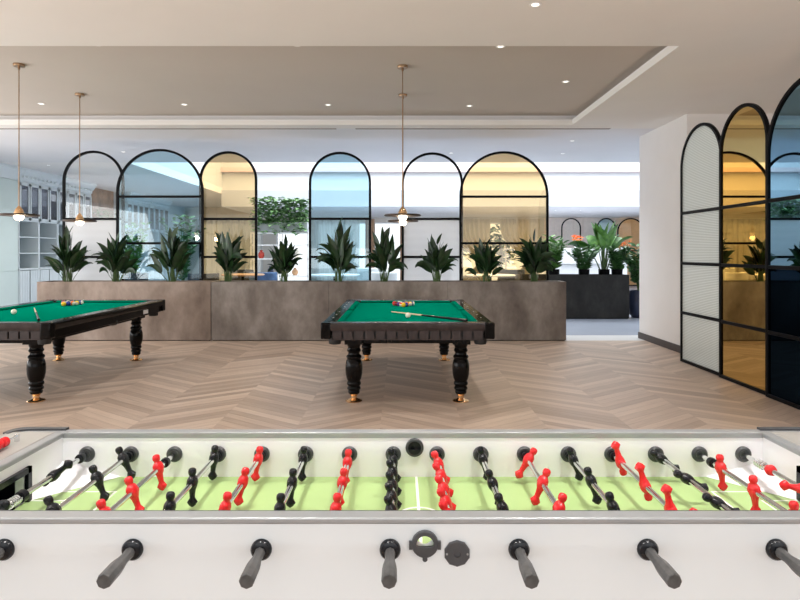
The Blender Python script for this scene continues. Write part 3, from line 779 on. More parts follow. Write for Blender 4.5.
# ------------------------------------------------------------------ foosball table
FX = 0.052; RZ = 0.757; SPC = 0.150
NY0, NY1 = 1.40, 1.44; FY0, FY1 = 2.06, 2.10
RIM = 0.830; FLD = 0.678
LX, RX = -1.157, 1.246; OX0, OX1 = -1.345, 1.436
ft = thing('foosball_table', 'white foosball table with red and black players in the foreground', 'foosball table', (FX, 1.75, 0))
FO = Vector((FX, 1.75, 0))
def fb(mb, name, mat, parent=None, **k):
    mb.v = [tuple(Vector(p) - FO) for p in mb.v]
    return mb.build(name, mat, parent or ft, **k)
HX, HZ, HH = 0.058, 0.771, 0.032       # ball entry hole
near = MB()
near.box(OX0, HX-HH, NY0, NY1, 0.45, 0.815).box(HX+HH, OX1, NY0, NY1, 0.45, 0.815).box(HX-HH, HX+HH, NY0, NY1, 0.45, HZ-HH).box(HX-HH, HX+HH, NY0, NY1, HZ+HH, 0.815)
near.hole_plate(HX, HZ, HH, 0.021, NY0, NY1)
fb(near, 'side_panel', M['table_white'], smooth=False)
FHX, FHZ = 0.05, 0.780
far = MB()
far.box(OX0, OX1, FY0, FY1, 0.45, 0.815)
fb(far, 'side_panel', M['table_in'], smooth=False)
for y0, y1, yi in ((NY0-0.002, NY1, NY1), (FY0, FY1+0.002, FY0)):
    o = fb(MB().box(OX0, OX1, y0, y1, 0.815, RIM), 'top_profile', M['alu'], bevel=0.004, seg=3)
    s0, s1 = (yi-0.001, yi+0.003) if yi == NY1 else (yi-0.003, yi+0.001)
    fb(MB().box(LX, RX, s0, s1, 0.812, RIM-0.001), 'gasket', M['grey_plastic'] if yi == NY1 else M['alu'], o, smooth=False)
# playing field with printed lines
fld = fb(MB().box(LX, RX, NY1, FY0, FLD-0.02, FLD), 'playing_field', M['turf'], smooth=False)
z0, z1 = FLD, FLD+0.0006; wv = 0.006
fb(MB().box(FX, FX+0.008, NY1, FY0, z0, z1), 'centre_line', M['line'], fld, smooth=False)
n = 48; ln = MB()
for i in range(n):
    a0, a1 = 2*PI*i/n, 2*PI*(i+1)/n
    q = [(FX+0.004+r*math.cos(a), 1.75+r*math.sin(a)) for r, a in ((0.059, a0), (0.066, a0), (0.066, a1), (0.059, a1))]
    ln.prism(q, z0, z1+0.0003, 'XY')
fb(ln, 'centre_circle', M['line'], fld, smooth=False)
for xe, sg in ((LX, 1), (RX, -1)):
    for wd, hy, nm in ((0.245, 0.185, 'penalty_box'), (0.125, 0.115, 'goal_box')):
        ln = MB(); xa, xb = sorted((xe, xe+sg*wd)); xc = xe+sg*wd
        ln.box(xa, xb, 1.75+hy-wv, 1.75+hy, z0, z1).box(xa, xb, 1.75-hy, 1.75-hy+wv, z0, z1)
        ln.box(min(xc, xc-sg*wv), max(xc, xc-sg*wv), 1.75-hy, 1.75+hy, z0, z1+0.0002)
        fb(ln, nm, M['line'], fld, smooth=False)
# raised white corner ramps
for xe, sg in ((LX, 1), (RX, -1)):
    for ye, sy in ((FY0, -1), (NY1, 1)):
        v = [(xe, ye, FLD), (xe+sg*0.20, ye, FLD+0.0012), (xe, ye+sy*0.21, FLD+0.0012), (xe, ye, FLD+0.055)]
        fb(MB().add(v, [(0,1,2),(0,1,3),(1,2,3),(0,2,3)]), 'corner_ramp', M['table_in'], smooth=False)
# table ends with goal mouths
for xe, xo, sg in ((LX, OX0, -1), (RX, OX1, 1)):
    e = MB()
    a, b_ = sorted((xe, xe+sg*0.03))
    e.box(a, b_, NY1, 1.65, FLD-0.02, 0.815).box(a, b_, 1.85, FY0, FLD-0.02, 0.815).box(a, b_, 1.65, 1.85, 0.765, 0.815)
    a, b_ = sorted((xo, xo-sg*0.03)); e.box(a, b_, NY1, FY0, 0.45, 0.815)
    en = fb(e, 'end_panel', M['table_in'], smooth=False)
    a, b_ = sorted((xo, xe+sg*0.025))
    fb(MB().box(a, b_, NY1, FY0, 0.815, RIM+0.004), 'end_top', M['alu_panel'], bevel=0.004)
    a, b_ = sorted((xe-sg*0.004, xe+sg*0.03)); fb(MB().box(a, b_, NY1, FY0, 0.814, RIM+0.0015), 'end_profile', M['alu'], bevel=0.004)
    g = MB(); a, b_ = sorted((xe+sg*0.03, xe+sg*0.13))
    ga, gb = sorted((xe-sg*0.012, xe+sg*0.002))
    g.box(ga, gb, 1.632, 1.65, FLD, 0.785).box(ga, gb, 1.85, 1.868, FLD, 0.785).box(ga, gb, 1.632, 1.868, 0.767, 0.785)
    g.box(a, b_, 1.64, 1.86, FLD-0.05, FLD-0.04).box(a, b_, 1.64, 1.65, FLD-0.04, 0.77).box(a, b_, 1.85, 1.86, FLD-0.04, 0.77).box(b_-0.01 if sg > 0 else a, b_ if sg > 0 else a+0.01, 1.64, 1.86, FLD-0.04, 0.77)
    g.box(a, b_, 1.64, 1.86, 0.765, 0.77)
    fb(g, 'goal', M['black_plastic'], smooth=False)
    # black corner caps: bent strips hugging the outer top corners
    for yc, sy in ((FY1, 1), (NY0, -1)):
        cp = MB(); nn = 10; rr = 0.05
        pts = [(xo+sg*0.004, yc-sy*0.062)] + [(xo+sg*0.004-sg*rr+sg*rr*math.cos(PI/2*i/nn), yc+sy*0.004-sy*rr+sy*rr*math.sin(PI/2*i/nn)) for i in range(nn+1)] + [(xo-sg*0.185, yc+sy*0.004)]
        cin = [(xo-sg*0.006, yc-sy*0.062)] + [(xo-sg*0.068+sg*0.05*math.cos(PI/2*i/nn), yc-sy*0.068+sy*0.05*math.sin(PI/2*i/nn)) for i in range(nn+1)] + [(xo-sg*0.185, yc-sy*0.018)]
        cp.strip(pts, cin, 0.45, RIM+0.007)
        cp.v = [(p[0], p[2], p[1]) for p in cp.v]
        fb(cp, 'corner_cap', M['grey_plastic'])
    # score counter: wire with red beads
    sx = xo - sg*0.10
    sc = fb(MB().cyl((sx, 1.56, RIM+0.022), (sx, 1.95, RIM+0.022), 0.003, n=8).box(sx-0.006, sx+0.006, 1.555, 1.565, RIM+0.003, RIM+0.028).box(sx-0.006, sx+0.006, 1.945, 1.955, RIM+0.003, RIM+0.028), 'score_wire', M['chrome'])
    for k in range(10):
        y = 1.885 - 0.028*k - (0.06 if k > 5 else 0)
        fb(MB().lathe([(0.010, -0.0125), (0.0155, -0.009), (0.0155, 0.009), (0.010, 0.0125)], (sx, y, RIM+0.022), 14, 'Y'), 'score_bead', M['red_plastic'], sc)
# ball entry ring, spare cap, far cup
def ring_y(cx, cz, ri, ro, y0, y1, n=28):
    return MB().lathe([(ri, y1), (ro, y1), (ro, y0+0.002), (ro-0.002, y0), (ri+0.001, y0), (ri, y0+0.001), (ri, y1)], (cx, 0, cz), n, 'Y')
r_ = ring_y(HX, HZ, 0.020, 0.031, NY0-0.010, NY0)
r_.f = [f for f in r_.f if len(f) == 4]
for sg in (-1, 1): r_.box(HX+sg*0.033-0.004, HX+sg*0.033+0.004, NY0-0.008, NY0, HZ-0.012, HZ+0.006)
r_.cyl((HX, NY0-0.009, HZ-0.034), (HX, NY0, HZ-0.034), 0.006, n=12)
eo = fb(r_, 'ball_entry', M['grey_plastic'])
lip = MB(); n = 20
inn = [(0.0205*math.cos(PI+PI*i/n), 0.0205*math.sin(PI+PI*i/n)) for i in range(n+1)]; mid_ = [(0.0145*math.cos(PI+PI*i/n)*1.35, -0.002+0.003*math.sin(PI+PI*i/n)) for i in range(n+1)]
lip.strip([(HX+a, HZ+b) for a, b in inn], [(HX+a, HZ+b) for a, b in mid_], NY0-0.013, NY0-0.004)
fb(lip, 'scoop', M['grey_plastic'], eo)
CX_, CZ_ = 0.133, 0.748
k_ = MB().lathe([(0.0305, 0), (0.0305, -0.004), (0.028, -0.006), (0.009, -0.006), (0.008, -0.003), (0.001, -0.003)], (CX_, NY0, CZ_), 10, 'Y')
ko = fb(k_, 'screw_cap', M['grey_plastic'], angle=20)
for sg in (-1, 1): fb(MB().cyl((CX_+sg*0.024, NY0-0.0075, CZ_), (CX_+sg*0.024, NY0-0.005, CZ_), 0.0025, n=8), 'cap_screw', M['alu'], ko)
fr_ = ring_y(FHX, FHZ, 0.022, 0.031, FY0-0.010, FY0); fr_.f = [f for f in fr_.f if len(f) == 4]
fo_ = fb(fr_, 'ball_entry', M['grey_plastic'])
fb(MB().lathe([(0.022, -0.001), (0.001, -0.0005)], (FHX, FY0, FHZ), 20, 'Y'), 'cup_back', M['black_plastic'], fo_)
lp2 = MB(); lp2.strip([(FHX+a*1.07, FHZ+b*1.07) for a, b in inn], [(FHX+a*1.07, FHZ+b) for a, b in mid_], FY0-0.014, FY0-0.006)
fb(lp2, 'scoop', M['black_plastic'], fo_)
# legs (below the picture)
for x in (OX0+0.12, OX1-0.12):
    for y in (1.47, 2.03):
        fb(MB().box(x-0.05, x+0.05, y-0.04, y+0.04, 0.0, 0.47), 'leg', M['grey_plastic'], bevel=0.006)
fb(MB().box(OX0+0.02, OX1-0.02, NY1, FY0, 0.45, 0.47), 'base_board', M['table_white'], smooth=False)

# players
def ell(z, rx, ry, dy=0, n=14):
    return [(rx*math.cos(2*PI*i/n), ry*math.sin(2*PI*i/n)+dy, z) for i in range(n)]
def player_mesh():
    k = 0.86
    S_ = [(-.083,.003,.004),(-.076,.012,.011),(-.066,.0185,.0145),(-.058,.0135,.012),(-.051,.0092,.0095),(-.038,.0098,.0105),(-.024,.0115,.0135),(-.013,.016,.018),(-.003,.0185,.021),(.008,.0185,.0235),(.016,.016,.025),(.0215,.0125,.020),(.0255,.0102,.0115),(.029,.0108,.0105),(.033,.0132,.0125),(.040,.0140,.0132),(.0465,.0132,.0125),(.051,.010,.0095),(.053,.004,.004)]
    m = MB().rings([ell(z*k, rx*k, ry*k) for z, rx, ry in S_])
    m.lathe([(0.0105, -0.017), (0.0135, -0.014), (0.0135, 0.014), (0.0105, 0.017)], (0,0,0), 14, 'Y')
    m.rings([[(x*k+0.010*k, y*k, z*k) for x, y, z in ell(zz, rx, ry)] for zz, rx, ry in ((0.012, 0.003, 0.012), (0.006, 0.008, 0.014), (-0.002, 0.006, 0.012), (-0.006, 0.003, 0.008))])
    return m
pmesh = {}
def place_player(col, rod, x, y, th):
    key = col
    if key not in pmesh:
        o = player_mesh().build('player', M['black_plastic' if col == 'b' else 'red_plastic'], None, angle=50); pmesh[key] = o
    else:
        o = pmesh[key].copy(); COL.objects.link(o)
    o.parent = rod
    o.location = Vector((x, y, RZ)) - FO
    o.rotation_euler = (0, -R(th), 0)     # feet swing towards +X for positive th
def ang(v): return v
ROD = {
 -7: ('b', [(1.86, 128), (1.56, 128)]), -6: ('b', [(2.005, 27), (1.83, 23), (1.60, 25)]), -5: ('r', [(1.92, 12), (1.735, 20), (1.575, 20)]),
 -4: ('b', [(2.01, -5), (1.80, 0), (1.622, -4), (1.47, -4)]), -3: ('r', [(2.0, -9), (1.805, -13), (1.62, -12), (1.47, -12)]),
 -2: ('b', [(2.0, -4), (1.795, -5), (1.61, -5), (1.46, -5)]), -1: ('r', [(1.97, -6), (1.80, -8), (1.612, -8), (1.46, -8)]),
 0: ('b', [(1.985, 12), (1.875, 14), (1.775, 14), (1.69, 14), (1.60, 14), (1.51, 14)]), 1: ('r', [(1.96, 24), (1.855, 26), (1.75, 24), (1.655, 24), (1.57, 24), (1.48, 24)]),
 2: ('b', [(2.0, 14), (1.79, 20), (1.615, 20), (1.46, 20)]), 3: ('r', [(2.0, -32), (1.80, -22), (1.615, -18), (1.46, -18)]),
 4: ('b', [(1.995, 20), (1.81, 18), (1.622, 18), (1.47, 18)]), 5: ('r', [(1.98, -164), (1.78, -164), (1.61, -168), (1.46, -168)]),
 6: ('b', [(2.01, 55), (1.83, 62), (1.655, 62), (1.50, 62)]), 7: ('r', [(1.92, 6), (1.74, 5), (1.56, 5)]), 8: ('r', [(1.75, -103), (1.58, -103)])}
handle0 = None
def rodthings(i):
    global handle0
    col, figs = ROD[i]; X = -0.023 + SPC*i
    has_near = col == 'b'
    y0 = NY0-0.03 if has_near else NY0+0.003
    y1 = FY1-0.002
    rod = fb(MB().cyl((X, y0, RZ), (X, y1, RZ), 0.0080, n=14), 'rod', M['chrome'])
    # bearings
    if has_near:
        fb(MB().lathe([(0.0095, NY0), (0.0245, NY0), (0.0245, NY0-0.006), (0.021, NY0-0.011), (0.012, NY0-0.014), (0.0095, NY0-0.014)], (X, 0, RZ), 24, 'Y'), 'bearing', M['black_plastic'], rod)
    fb(MB().lathe([(0.0095, FY0), (0.0265, FY0), (0.0265, FY0-0.007), (0.022, FY0-0.012), (0.016, FY0-0.012), (0.0125, FY0-0.007), (0.0095, FY0-0.007)], (X, 0, RZ), 24, 'Y'), 'bearing', M['grey_plastic'], rod)
    # rubber bumpers
    by = {-7: 2.015, -5: 1.975, 7: 1.975, 8: 1.86}.get(i, 2.04)
    if i != 8:
        fb(MB().lathe([(0.009, -0.010), (0.015, -0.009), (0.016, 0), (0.015, 0.009), (0.009, 0.010)], (X, by, RZ), 18, 'Y'), 'bumper', M['black_plastic'], rod)
    else:
        fb(MB().lathe([(0.008, -0.015), (0.014, -0.012), (0.018, 0), (0.014, 0.012), (0.008, 0.015)], (X, 1.905, RZ), 18, 'Y'), 'bumper', M['red_plastic'], rod)
    if i in (8, -7):
        sp = MB(); yb = 1.955 if i == 8 else 1.66
        pts = [(X+0.0125*math.cos(t*0.6), yb+t*0.00085-0.02, RZ+0.0125*math.sin(t*0.6)) for t in range(0, 54)]
        fb(sp.tube(pts, 0.0022, 5), 'spring', M['chrome'], rod)
        if i == -7:
            fb(MB().lathe([(0.009, -0.012), (0.017, -0.010), (0.018, 0.010), (0.009, 0.012)], (X, 1.70, RZ), 18, 'Y'), 'bumper', M['black_plastic'], rod)
    for (y, th) in figs: place_player(col, rod, X, y, th)
    if has_near:
        if handle0 is None:
            h = MB().lathe([(0.0085, 0.002), (0.0125, 0), (0.0122, -0.010), (0.0112, -0.026), (0.0125, -0.040), (0.0150, -0.056), (0.0165, -0.072), (0.0168, -0.100), (0.0170, -0.120), (0.0155, -0.1235)], (0,0,0), 8, 'Y')
            o = h.build('handle', M['handle'], None, angle=28, bevel=0.0012); handle0 = o
        else:
            o = handle0.copy(); COL.objects.link(o)
        o.parent = rod; o.location = Vector((X, NY0-0.016, RZ)) - FO
for i in range(-7, 9): rodthings(i)

# ------------------------------------------------------------------ rooms beyond the planters
# cabinets along the left wall
XF = -8.8
def wall_cabinet(label, y0, y1, open_cubes=True, glass='cab_glass'):
    root = thing('wall_cabinet', label, 'cabinet', (XF-0.2, (y0+y1)/2, 0), 0, 'built in cabinets along the left wall'); L0 = root.location.copy()
    def q(mb, name, mat, par=None, **k):
        mb.v = [tuple(Vector(p)-L0) for p in mb.v]; return mb.build(name, mat, par or root, **k)
    xb = -9.38
    b = MB(); ym = (y0+y1)/2
    b.box(xb, xb+0.02, y0, y1, 0, 3.08)
    for y in (y0, ym, y1): b.box(xb, XF, max(y0, y-0.03), min(y1, y+0.03), 0, 3.08)
    for z in (0.0, 1.02, 2.17, 3.05): b.box(xb, XF, y0, y1, z, z+0.045)
    for z in (1.42, 1.80): b.box(xb, XF-0.02, y0, y1, z-0.012, z+0.012)
    q(b, 'carcass', M['cab_white'], bevel=0.004)
    q(MB().box(xb+0.02, xb+0.03, y0+0.03, y1-0.03, 1.06, 3.05), 'back_panel', M['cab_inside'], smooth=False)
    co = MB()
    co.prism([(xb, 3.095), (XF, 3.095), (XF+0.03, 3.12), (XF+0.03, 3.17), (XF+0.10, 3.25), (XF+0.16, 3.33), (XF+0.16, 3.388), (xb, 3.388)], y0, y1)
    for k in range(int((y1-y0)/0.16)): co.box(XF+0.03, XF+0.10, y0+0.16*k+0.03, y0+0.16*k+0.10, 3.175, 3.22)
    q(co, 'cornice', M['cab_white'])
    w = (y1-y0)/4
    for k in range(4):
        a, c_ = y0+w*k+0.02, y0+w*(k+1)-0.02
        d = MB()
        d.box(XF, XF+0.025, a, a+0.04, 2.20, 3.06).box(XF, XF+0.025, c_-0.04, c_, 2.20, 3.06).box(XF, XF+0.025, a, c_, 2.20, 2.26).box(XF, XF+0.025, a, c_, 3.0, 3.06)
        dd = q(d, 'upper_door', M['cab_white'], bevel=0.004)
        q(MB().box(XF+0.008, XF+0.014, a+0.04, c_-0.04, 2.26, 3.0), 'glass_pane', M['cab_glass'], dd, smooth=False)
        lo = MB(); g = (c_-a)/4
        for j in range(4): lo.box(XF, XF+0.022, a+g*j+0.004, a+g*(j+1)-0.004, 0.08, 1.01)
        lo.box(XF, XF+0.012, a, c_, 0.08, 1.01)
        q(lo, 'lower_door', M['cab_white'], smooth=False)
wall_cabinet('pale cabinet with open cube shelves beside the plain mint panels', 13.85, 15.42)
wall_cabinet('pale cabinet with glazed upper doors seen through the leftmost colourless arch', 15.44, 17.10)
wall_cabinet('pale glazed cabinet seen through the left half of wide blue arch', 19.3, 21.0)
wall_cabinet('pale glazed cabinet furthest down the left wall seen through blue glass', 21.02, 22.8)
root = thing('tall_cupboard', 'plain pale mint tall cupboard at left picture edge', 'cupboard', (-9.1, 12.6, 0)); L0 = root.location.copy()
def q0(mb, name, mat, **k):
    mb.v = [tuple(Vector(p)-L0) for p in mb.v]; return mb.build(name, mat, root, **k)
q0(MB().box(-9.38, -8.82, 11.3, 13.84, 0, 3.1), 'body', M['mint'], smooth=False)
for y0, y1 in ((11.32, 12.56), (12.58, 13.82)):
    q0(MB().box(-8.82, -8.80, y0, y1, 1.02, 3.08), 'upper_door', M['mint'], bevel=0.002); q0(MB().box(-8.82, -8.80, y0, y1, 0.06, 1.01), 'lower_door', M['mint'], bevel=0.002)
q0(MB().prism([(-9.38, 3.105), (-8.8, 3.105), (-8.77, 3.17), (-8.70, 3.25), (-8.64, 3.33), (-8.64, 3.388), (-9.38, 3.388)], 11.3, 13.84), 'cornice', M['cab_white'])
root = thing('wood_wall_niche', 'brown walnut panel with shelf between the runs of pale cabinets', 'wall panel', (-9.1, 18.2, 0)); L0 = root.location.copy()
q0(MB().box(-9.38, -8.85, 17.14, 19.28, 0, 2.38), 'base', M['stone_wall'], smooth=False)
q0(MB().box(-9.38, -9.2, 17.14, 19.28, 2.38, 3.385), 'panel', M['walnut'], smooth=False)
q0(MB().box(-9.2, -8.75, 17.14, 19.28, 2.38, 2.43), 'shelf', M['black_steel'], smooth=False)
def leaf_cloud(rng, n, sx, sy, sz, L, Wd, hang=0.0):
    mb = MB()
    for i in range(n):
        p = Vector((rng.uniform(-1, 1)*sx, rng.uniform(-1, 1)*sy, sz*(rng.random()**1.3)))
        if hang and rng.random() < hang: p.z = -rng.random()*0.28; p.y = -sy
        a = rng.uniform(0, 2*PI)
        blade(mb, p, (math.cos(a), math.sin(a), rng.uniform(-0.3, 0.7)), (0,1,0), L*rng.uniform(0.6, 1.2), Wd*rng.uniform(0.7, 1.2), 0.3, n=3)
    return mb
root = thing('shelf_plant', 'small bright fern on the shelf below the walnut panel', 'plant', (-8.98, 18.2, 2.43))
leaf_cloud(random.Random(5), 130, 0.18, 0.5, 0.3, 0.16, 0.05).build('foliage', M['leaf_light'], root, angle=80)
# white display shelf with a long trough of ivy on top
X0, X1, YS = -3.95, -2.42, 16.0
root = thing('display_shelf', 'tall white open shelf right of the narrow amber arch', 'shelf', ((X0+X1)/2, YS, 0)); L0 = root.location.copy()
f_ = MB()
for x in (X0, (X0+X1)/2, X1-0.03):
    for y in (YS-0.18, YS+0.15): f_.box(x, x+0.03, y, y+0.03, 0, 1.96)
q0(f_, 'frame', M['white_metal'], smooth=False)
for z in (0.35, 0.80, 1.25, 1.62, 1.94): q0(MB().box(X0, X1, YS-0.18, YS+0.18, z, z+0.03), 'shelf_board', M['white_metal'], smooth=False)
root = thing('ivy_trough', 'white trough of trailing ivy on top of the white open shelf', 'planter', ((X0+X1)/2, YS, 1.97))
MB().box(-0.74, 0.74, -0.17, 0.17, 0, 0.27).build('trough', M['void_grey'], root, bevel=0.01)
iv = leaf_cloud(random.Random(9), 1200, 0.72, 0.24, 0.66, 0.17, 0.13, 0.07)
iv.v = [(p[0], p[1], p[2]+0.24) for p in iv.v]
iv.build('foliage', M['leaf_ivy'], root, angle=80)
rng = random.Random(3)
for i, (x, z, hh, mname, lab) in enumerate(((-3.7, 1.28, 0.22, 'red_glaze', 'red vase on the second shelf of white open shelf'), (-3.3, 1.28, 0.16, 'cab_white', 'squat white vase beside the red one on open shelf'),
     (-2.75, 1.28, 0.26, 'ivory', 'cream vase at right on the white open shelf'), (-3.45, 0.83, 0.24, 'pot_blue', 'dark blue vase on the lower part of white open shelf'), (-2.8, 0.83, 0.2, 'oak', 'brown jar on the lower part of white open shelf'))):
    o = MB().lathe([(0.05, 0), (0.085, hh*0.3), (0.075, hh*0.65), (0.035, hh*0.85), (0.045, hh)], n=18).build('vase', M[mname]); o.location = (x, YS, z); tag(o, lab, 'vase')
# potted palms behind the wide blue arch
for i, (x, D, yt, lab) in enumerate(((132, 14.4, 220, 'yellowish potted palm seen through left half of the wide blue arch'), (183, 14.8, 216, 'dark green potted palm seen through right half of the wide blue arch'))):
    X = (x-400)*D/600; H = CAMZ-(yt-252)*D/600
    root = thing('potted_palm', lab, 'plant', (X, D, 0))
    MB().lathe([(0.14, 0), (0.20, 0.05), (0.23, 0.45), (0.21, 0.48), (0.20, 0.42)], n=22).build('pot', M['cab_white'], root)
    MB().lathe([(0.2, 0.41), (0.2, 0.43)], n=18).build('soil', M['soil'], root)
    fo, st = zz_plant(random.Random(300+i), H-0.43, 1.0, 15, 0.06)
    for m_ in (fo, st): m_.v = [(p[0], p[1], p[2]+0.43) for p in m_.v]
    fo.build('foliage', M['leaf_light' if i == 0 else 'leaf_mid'], root, angle=80); st.build('stems', M['stem'], root)
# tables and chairs
def tub_chair(label, x, y, rz, mat, h=0.82):
    root = thing('armchair', label, 'chair', (x, y, 0), rz, 'lounge chairs beyond the arches')
    n = 14; out = [(0.34*math.cos(PI*i/n), 0.30*math.sin(PI*i/n)) for i in range(n+1)]; inn_ = [(0.27*math.cos(PI*i/n), 0.23*math.sin(PI*i/n)) for i in range(n+1)]
    b = MB().strip(out, inn_, 0.30, h); b.v = [(p[0], p[2], p[1]) for p in b.v]; b.build('backrest', mat, root, bevel=0.02)
    MB().box(-0.28, 0.28, -0.28, 0.22, 0.32, 0.46).build('seat', mat, root, bevel=0.04, seg=3)
    for sx in (-1, 1):
        for sy in (-1, 1): MB().cyl((sx*0.24, sy*0.22-0.02, 0), (sx*0.22, sy*0.2-0.02, 0.33), 0.014, 0.02, 8).build('leg', M['black_steel'], root)
tub_chair('dark lounge chair seen low behind the left colourless arch', -6.75, 13.4, R(200), M['dark_seat'], 0.98)
tub_chair('dark lounge chair seen low behind left half of the wide blue arch', -5.75, 13.2, R(150), M['dark_seat'], 1.0)
tub_chair('dark lounge chair seen low behind right half of the wide blue arch', -4.35, 13.3, R(190), M['dark_seat'], 0.98)
tub_chair('blue lounge chair seen in the gap right of narrow amber arch', -3.2, 14.1, R(170), M['blue_seat'], 0.98)
tub_chair('dark lounge chair seen low behind the narrow amber arch', -4.05, 15.2, R(20), M['dark_seat'], 1.0)
def round_table(label, x, y, top, h=0.9, r=0.45):
    root = thing('round_table', label, 'table', (x, y, 0), 0, 'tables beyond the arches')
    MB().lathe([(r-0.01, h-0.03), (r, h-0.02), (r, h-0.005), (r-0.006, h)], n=32).build('table_top', top, root)
    MB().cyl((0,0,0.02), (0,0,h-0.03), 0.03, n=14).build('column', M['black_steel'], root)
    MB().lathe([(0.25, 0), (0.25, 0.012), (0.04, 0.03)], n=24).build('base', M['black_steel'], root)
round_table('round oak topped table seen right of the narrow amber arch', -3.35, 12.8, M['oak'], 0.98)
round_table('white round table seen through the lone blue arch', -1.55, 14.2, M['white_metal'], 0.92, 0.6)
tub_chair('pale lounge chair seen through right half of the lone blue arch', -0.75, 15.3, R(180), M['cab_white'], 1.05)
tub_chair('pale lounge chair seen in the gap right of the lone blue arch', -0.35, 14.0, R(150), M['cab_white'], 0.98)
round_table('white round table seen through the wide amber arch', 2.2, 14.6, M['white_metal'], 0.9, 0.6)
tub_chair('dark lounge chair seen low through the wide amber arch', 2.9, 15.6, R(180), M['dark_seat'], 1.0)
# white reception counter with orange flowers
root = thing('reception_counter', 'white counter behind the plants of the dark trough', 'counter', (5.3, 16.8, 0))
MB().box(-1.35, 0.95, -0.3, 0.3, 0, 1.12).build('body', M['white_metal'], root, bevel=0.01)
MB().box(-0.9, 0.7, -0.36, 0.34, 1.12, 1.55).box(-1.35, 0.95, -0.34, 0.34, 1.12, 1.16).build('top', M['white'], root, bevel=0.01)
for x, z, lab in ((4.93, 1.55, 'orange flower bunch on the white counter, left of paddle leaves'), (6.22, 1.16, 'orange flower bunch at right end of the white counter')):
    root = thing('flower_vase', lab, 'flowers', (x, 16.8, z))
    hh = 0.18 if z > 1.3 else 0.42
    MB().lathe([(0.04, 0), (0.06, hh*0.4), (0.035, hh)], n=16).build('vase', M['cab_white'], root)
    rng = random.Random(int(x*10)); fl = MB(); st = MB()
    for k in range(16):
        a = rng.uniform(0, 2*PI); rr = rng.uniform(0.02, 0.2); p = Vector((math.cos(a)*rr, math.sin(a)*rr, hh+rng.uniform(0.02, 0.17)))
        st.tube([(0,0,hh*0.7), p], 0.004, 4)
        for j in range(6):
            b2 = 2*PI*j/6; blade(fl, p, (math.cos(b2), math.sin(b2), 0.6), (0,1,0), 0.09, 0.05, 0.1, n=3)
    fl.build('blossoms', M['orange'], root, angle=80); st.build('stems', M['stem'], root)
# small arched screens by the far wall
G = 'small arched screens by the far rose panelled wall'
arch_screen('arched_screen', 'small arched screen of grey rose glass by the far panelled wall', (7.30, 25.6, 0), 0, 0.84, 2.90, (1.5,), ['glass_clear']*2, 0.05, 0.05, group=G)
arch_screen('arched_screen', 'small arched screen of blue glass by the far panelled wall', (8.80, 25.6, 0), 0, 0.80, 2.90, (1.5,), ['glass_blue']*2, 0.05, 0.05, group=G)
arch_screen('arched_screen', 'small arched screen of amber glass by the far panelled wall', (9.85, 25.6, 0), 0, 1.16, 2.90, (1.5,), ['glass_yellow']*2, 0.05, 0.05, group=G)
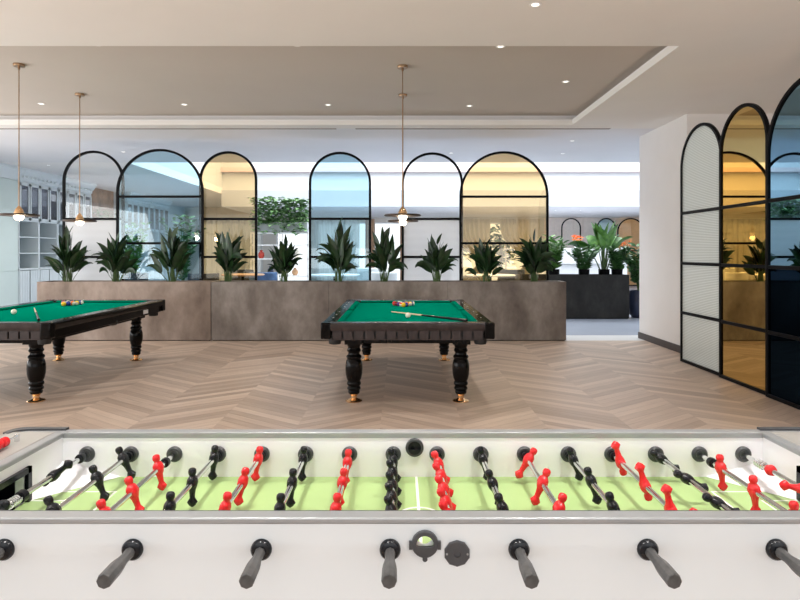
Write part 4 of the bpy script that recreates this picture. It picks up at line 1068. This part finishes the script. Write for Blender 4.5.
# curtains
def curtain(label, x0, x1, y, z0, z1, mat, amp=0.06, per=0.2, waist=None):
    nx = max(16, int((x1-x0)/per*10)); nz = 10; v = []; f = []
    for j in range(nz+1):
        t = j/nz; z = z0+(z1-z0)*t
        for i in range(nx+1):
            u = i/nx; xx = x0+(x1-x0)*u
            if waist is not None:
                wz, wx, wk = waist; k = math.exp(-((z-wz)/0.75)**2)*wk
                xx = xx*(1-k) + (x0+(x1-x0)*(wx))*k
            v.append((xx, y+amp*math.sin(2*PI*(x1-x0)*u/per)*(0.6+0.4*math.sin(3.1*u+t)), z))
    for j in range(nz):
        for i in range(nx):
            a = j*(nx+1)+i; f.append((a, a+1, a+nx+2, a+nx+1))
    L0 = ((x0+x1)/2, y, z0)
    root = thing('curtain', label, 'curtain', L0)
    o = MB().add([tuple(Vector(p)-Vector(L0)) for p in v], f).build('cloth', mat, root, angle=180)
    sm = o.modifiers.new('thickness', 'SOLIDIFY'); sm.thickness = 0.003
    MB().cyl((x0-L0[0]-0.05, 0, z1-z0+0.012), (x1-L0[0]+0.05, 0, z1-z0+0.012), 0.014, n=10).build('curtain_rail', M['white_metal'], root)
curtain('sheer pale curtain on far window seen through the narrow amber arch', -8.75, -5.95, 25.95, 0.03, 2.88, M['sheer'], per=0.24)
curtain('sheer pale curtain on far window seen through the lone blue arch', -3.7, -1.75, 25.95, 0.03, 2.88, M['sheer'], per=0.24)
curtain('tan curtain left of the bright far window near the pendants', -1.5, -1.1, 25.95, 0.03, 2.88, M['tan'], per=0.13)
curtain('tan curtain right of the bright far window near the pendants', 0.0, 0.35, 25.95, 0.03, 2.88, M['tan'], per=0.13)
curtain('cream drape tied to the right seen through the wide amber arch', 2.0, 3.9, 25.9, 0.03, 2.88, M['sheer_dense'], per=0.2, waist=(1.0, 0.95, 0.75))
curtain('cream drape hanging right of the tied one through the amber arch', 4.3, 6.0, 25.9, 0.03, 2.88, M['sheer_dense'], per=0.2, waist=(1.0, 0.9, 0.7))
# trees outside the far windows
def tree(label, x, y, h, r, seed):
    root = thing('garden_tree', label, 'tree', (x, y, -0.02)); rng = random.Random(seed)
    MB().tube([(0,0,0), (0.05,0,h*0.4), (0,0.05,h*0.8)], [0.12, 0.09, 0.04], 8).build('trunk', M['bark'], root)
    cl = MB()
    for i in range(420):
        d = Vector((rng.gauss(0,1), rng.gauss(0,1), rng.gauss(0,1))).normalized()*r*rng.random()**0.4
        a = rng.uniform(0, 2*PI); blade(cl, Vector((0,0,h*0.62))+Vector((d.x, d.y, d.z*1.15)), (math.cos(a), math.sin(a), rng.uniform(-0.4, 0.6)), (0,1,0), 0.42, 0.2, 0.2, n=2)
    cl.build('crown', M['leaf_mid'], root, angle=80)
tree('leafy tree outside seen through left edge of the wide amber arch', 2.3, 28.5, 3.2, 1.1, 1)
tree('leafy tree outside seen between the drapes through amber glass', 4.9, 29.5, 2.8, 1.0, 2)
tree('leafy tree outside seen through the narrow amber arch', -7.6, 29.0, 3.4, 1.2, 3)
tree('leafy tree outside seen through right side of the wide blue arch', -10.4, 28.2, 3.6, 1.2, 4)
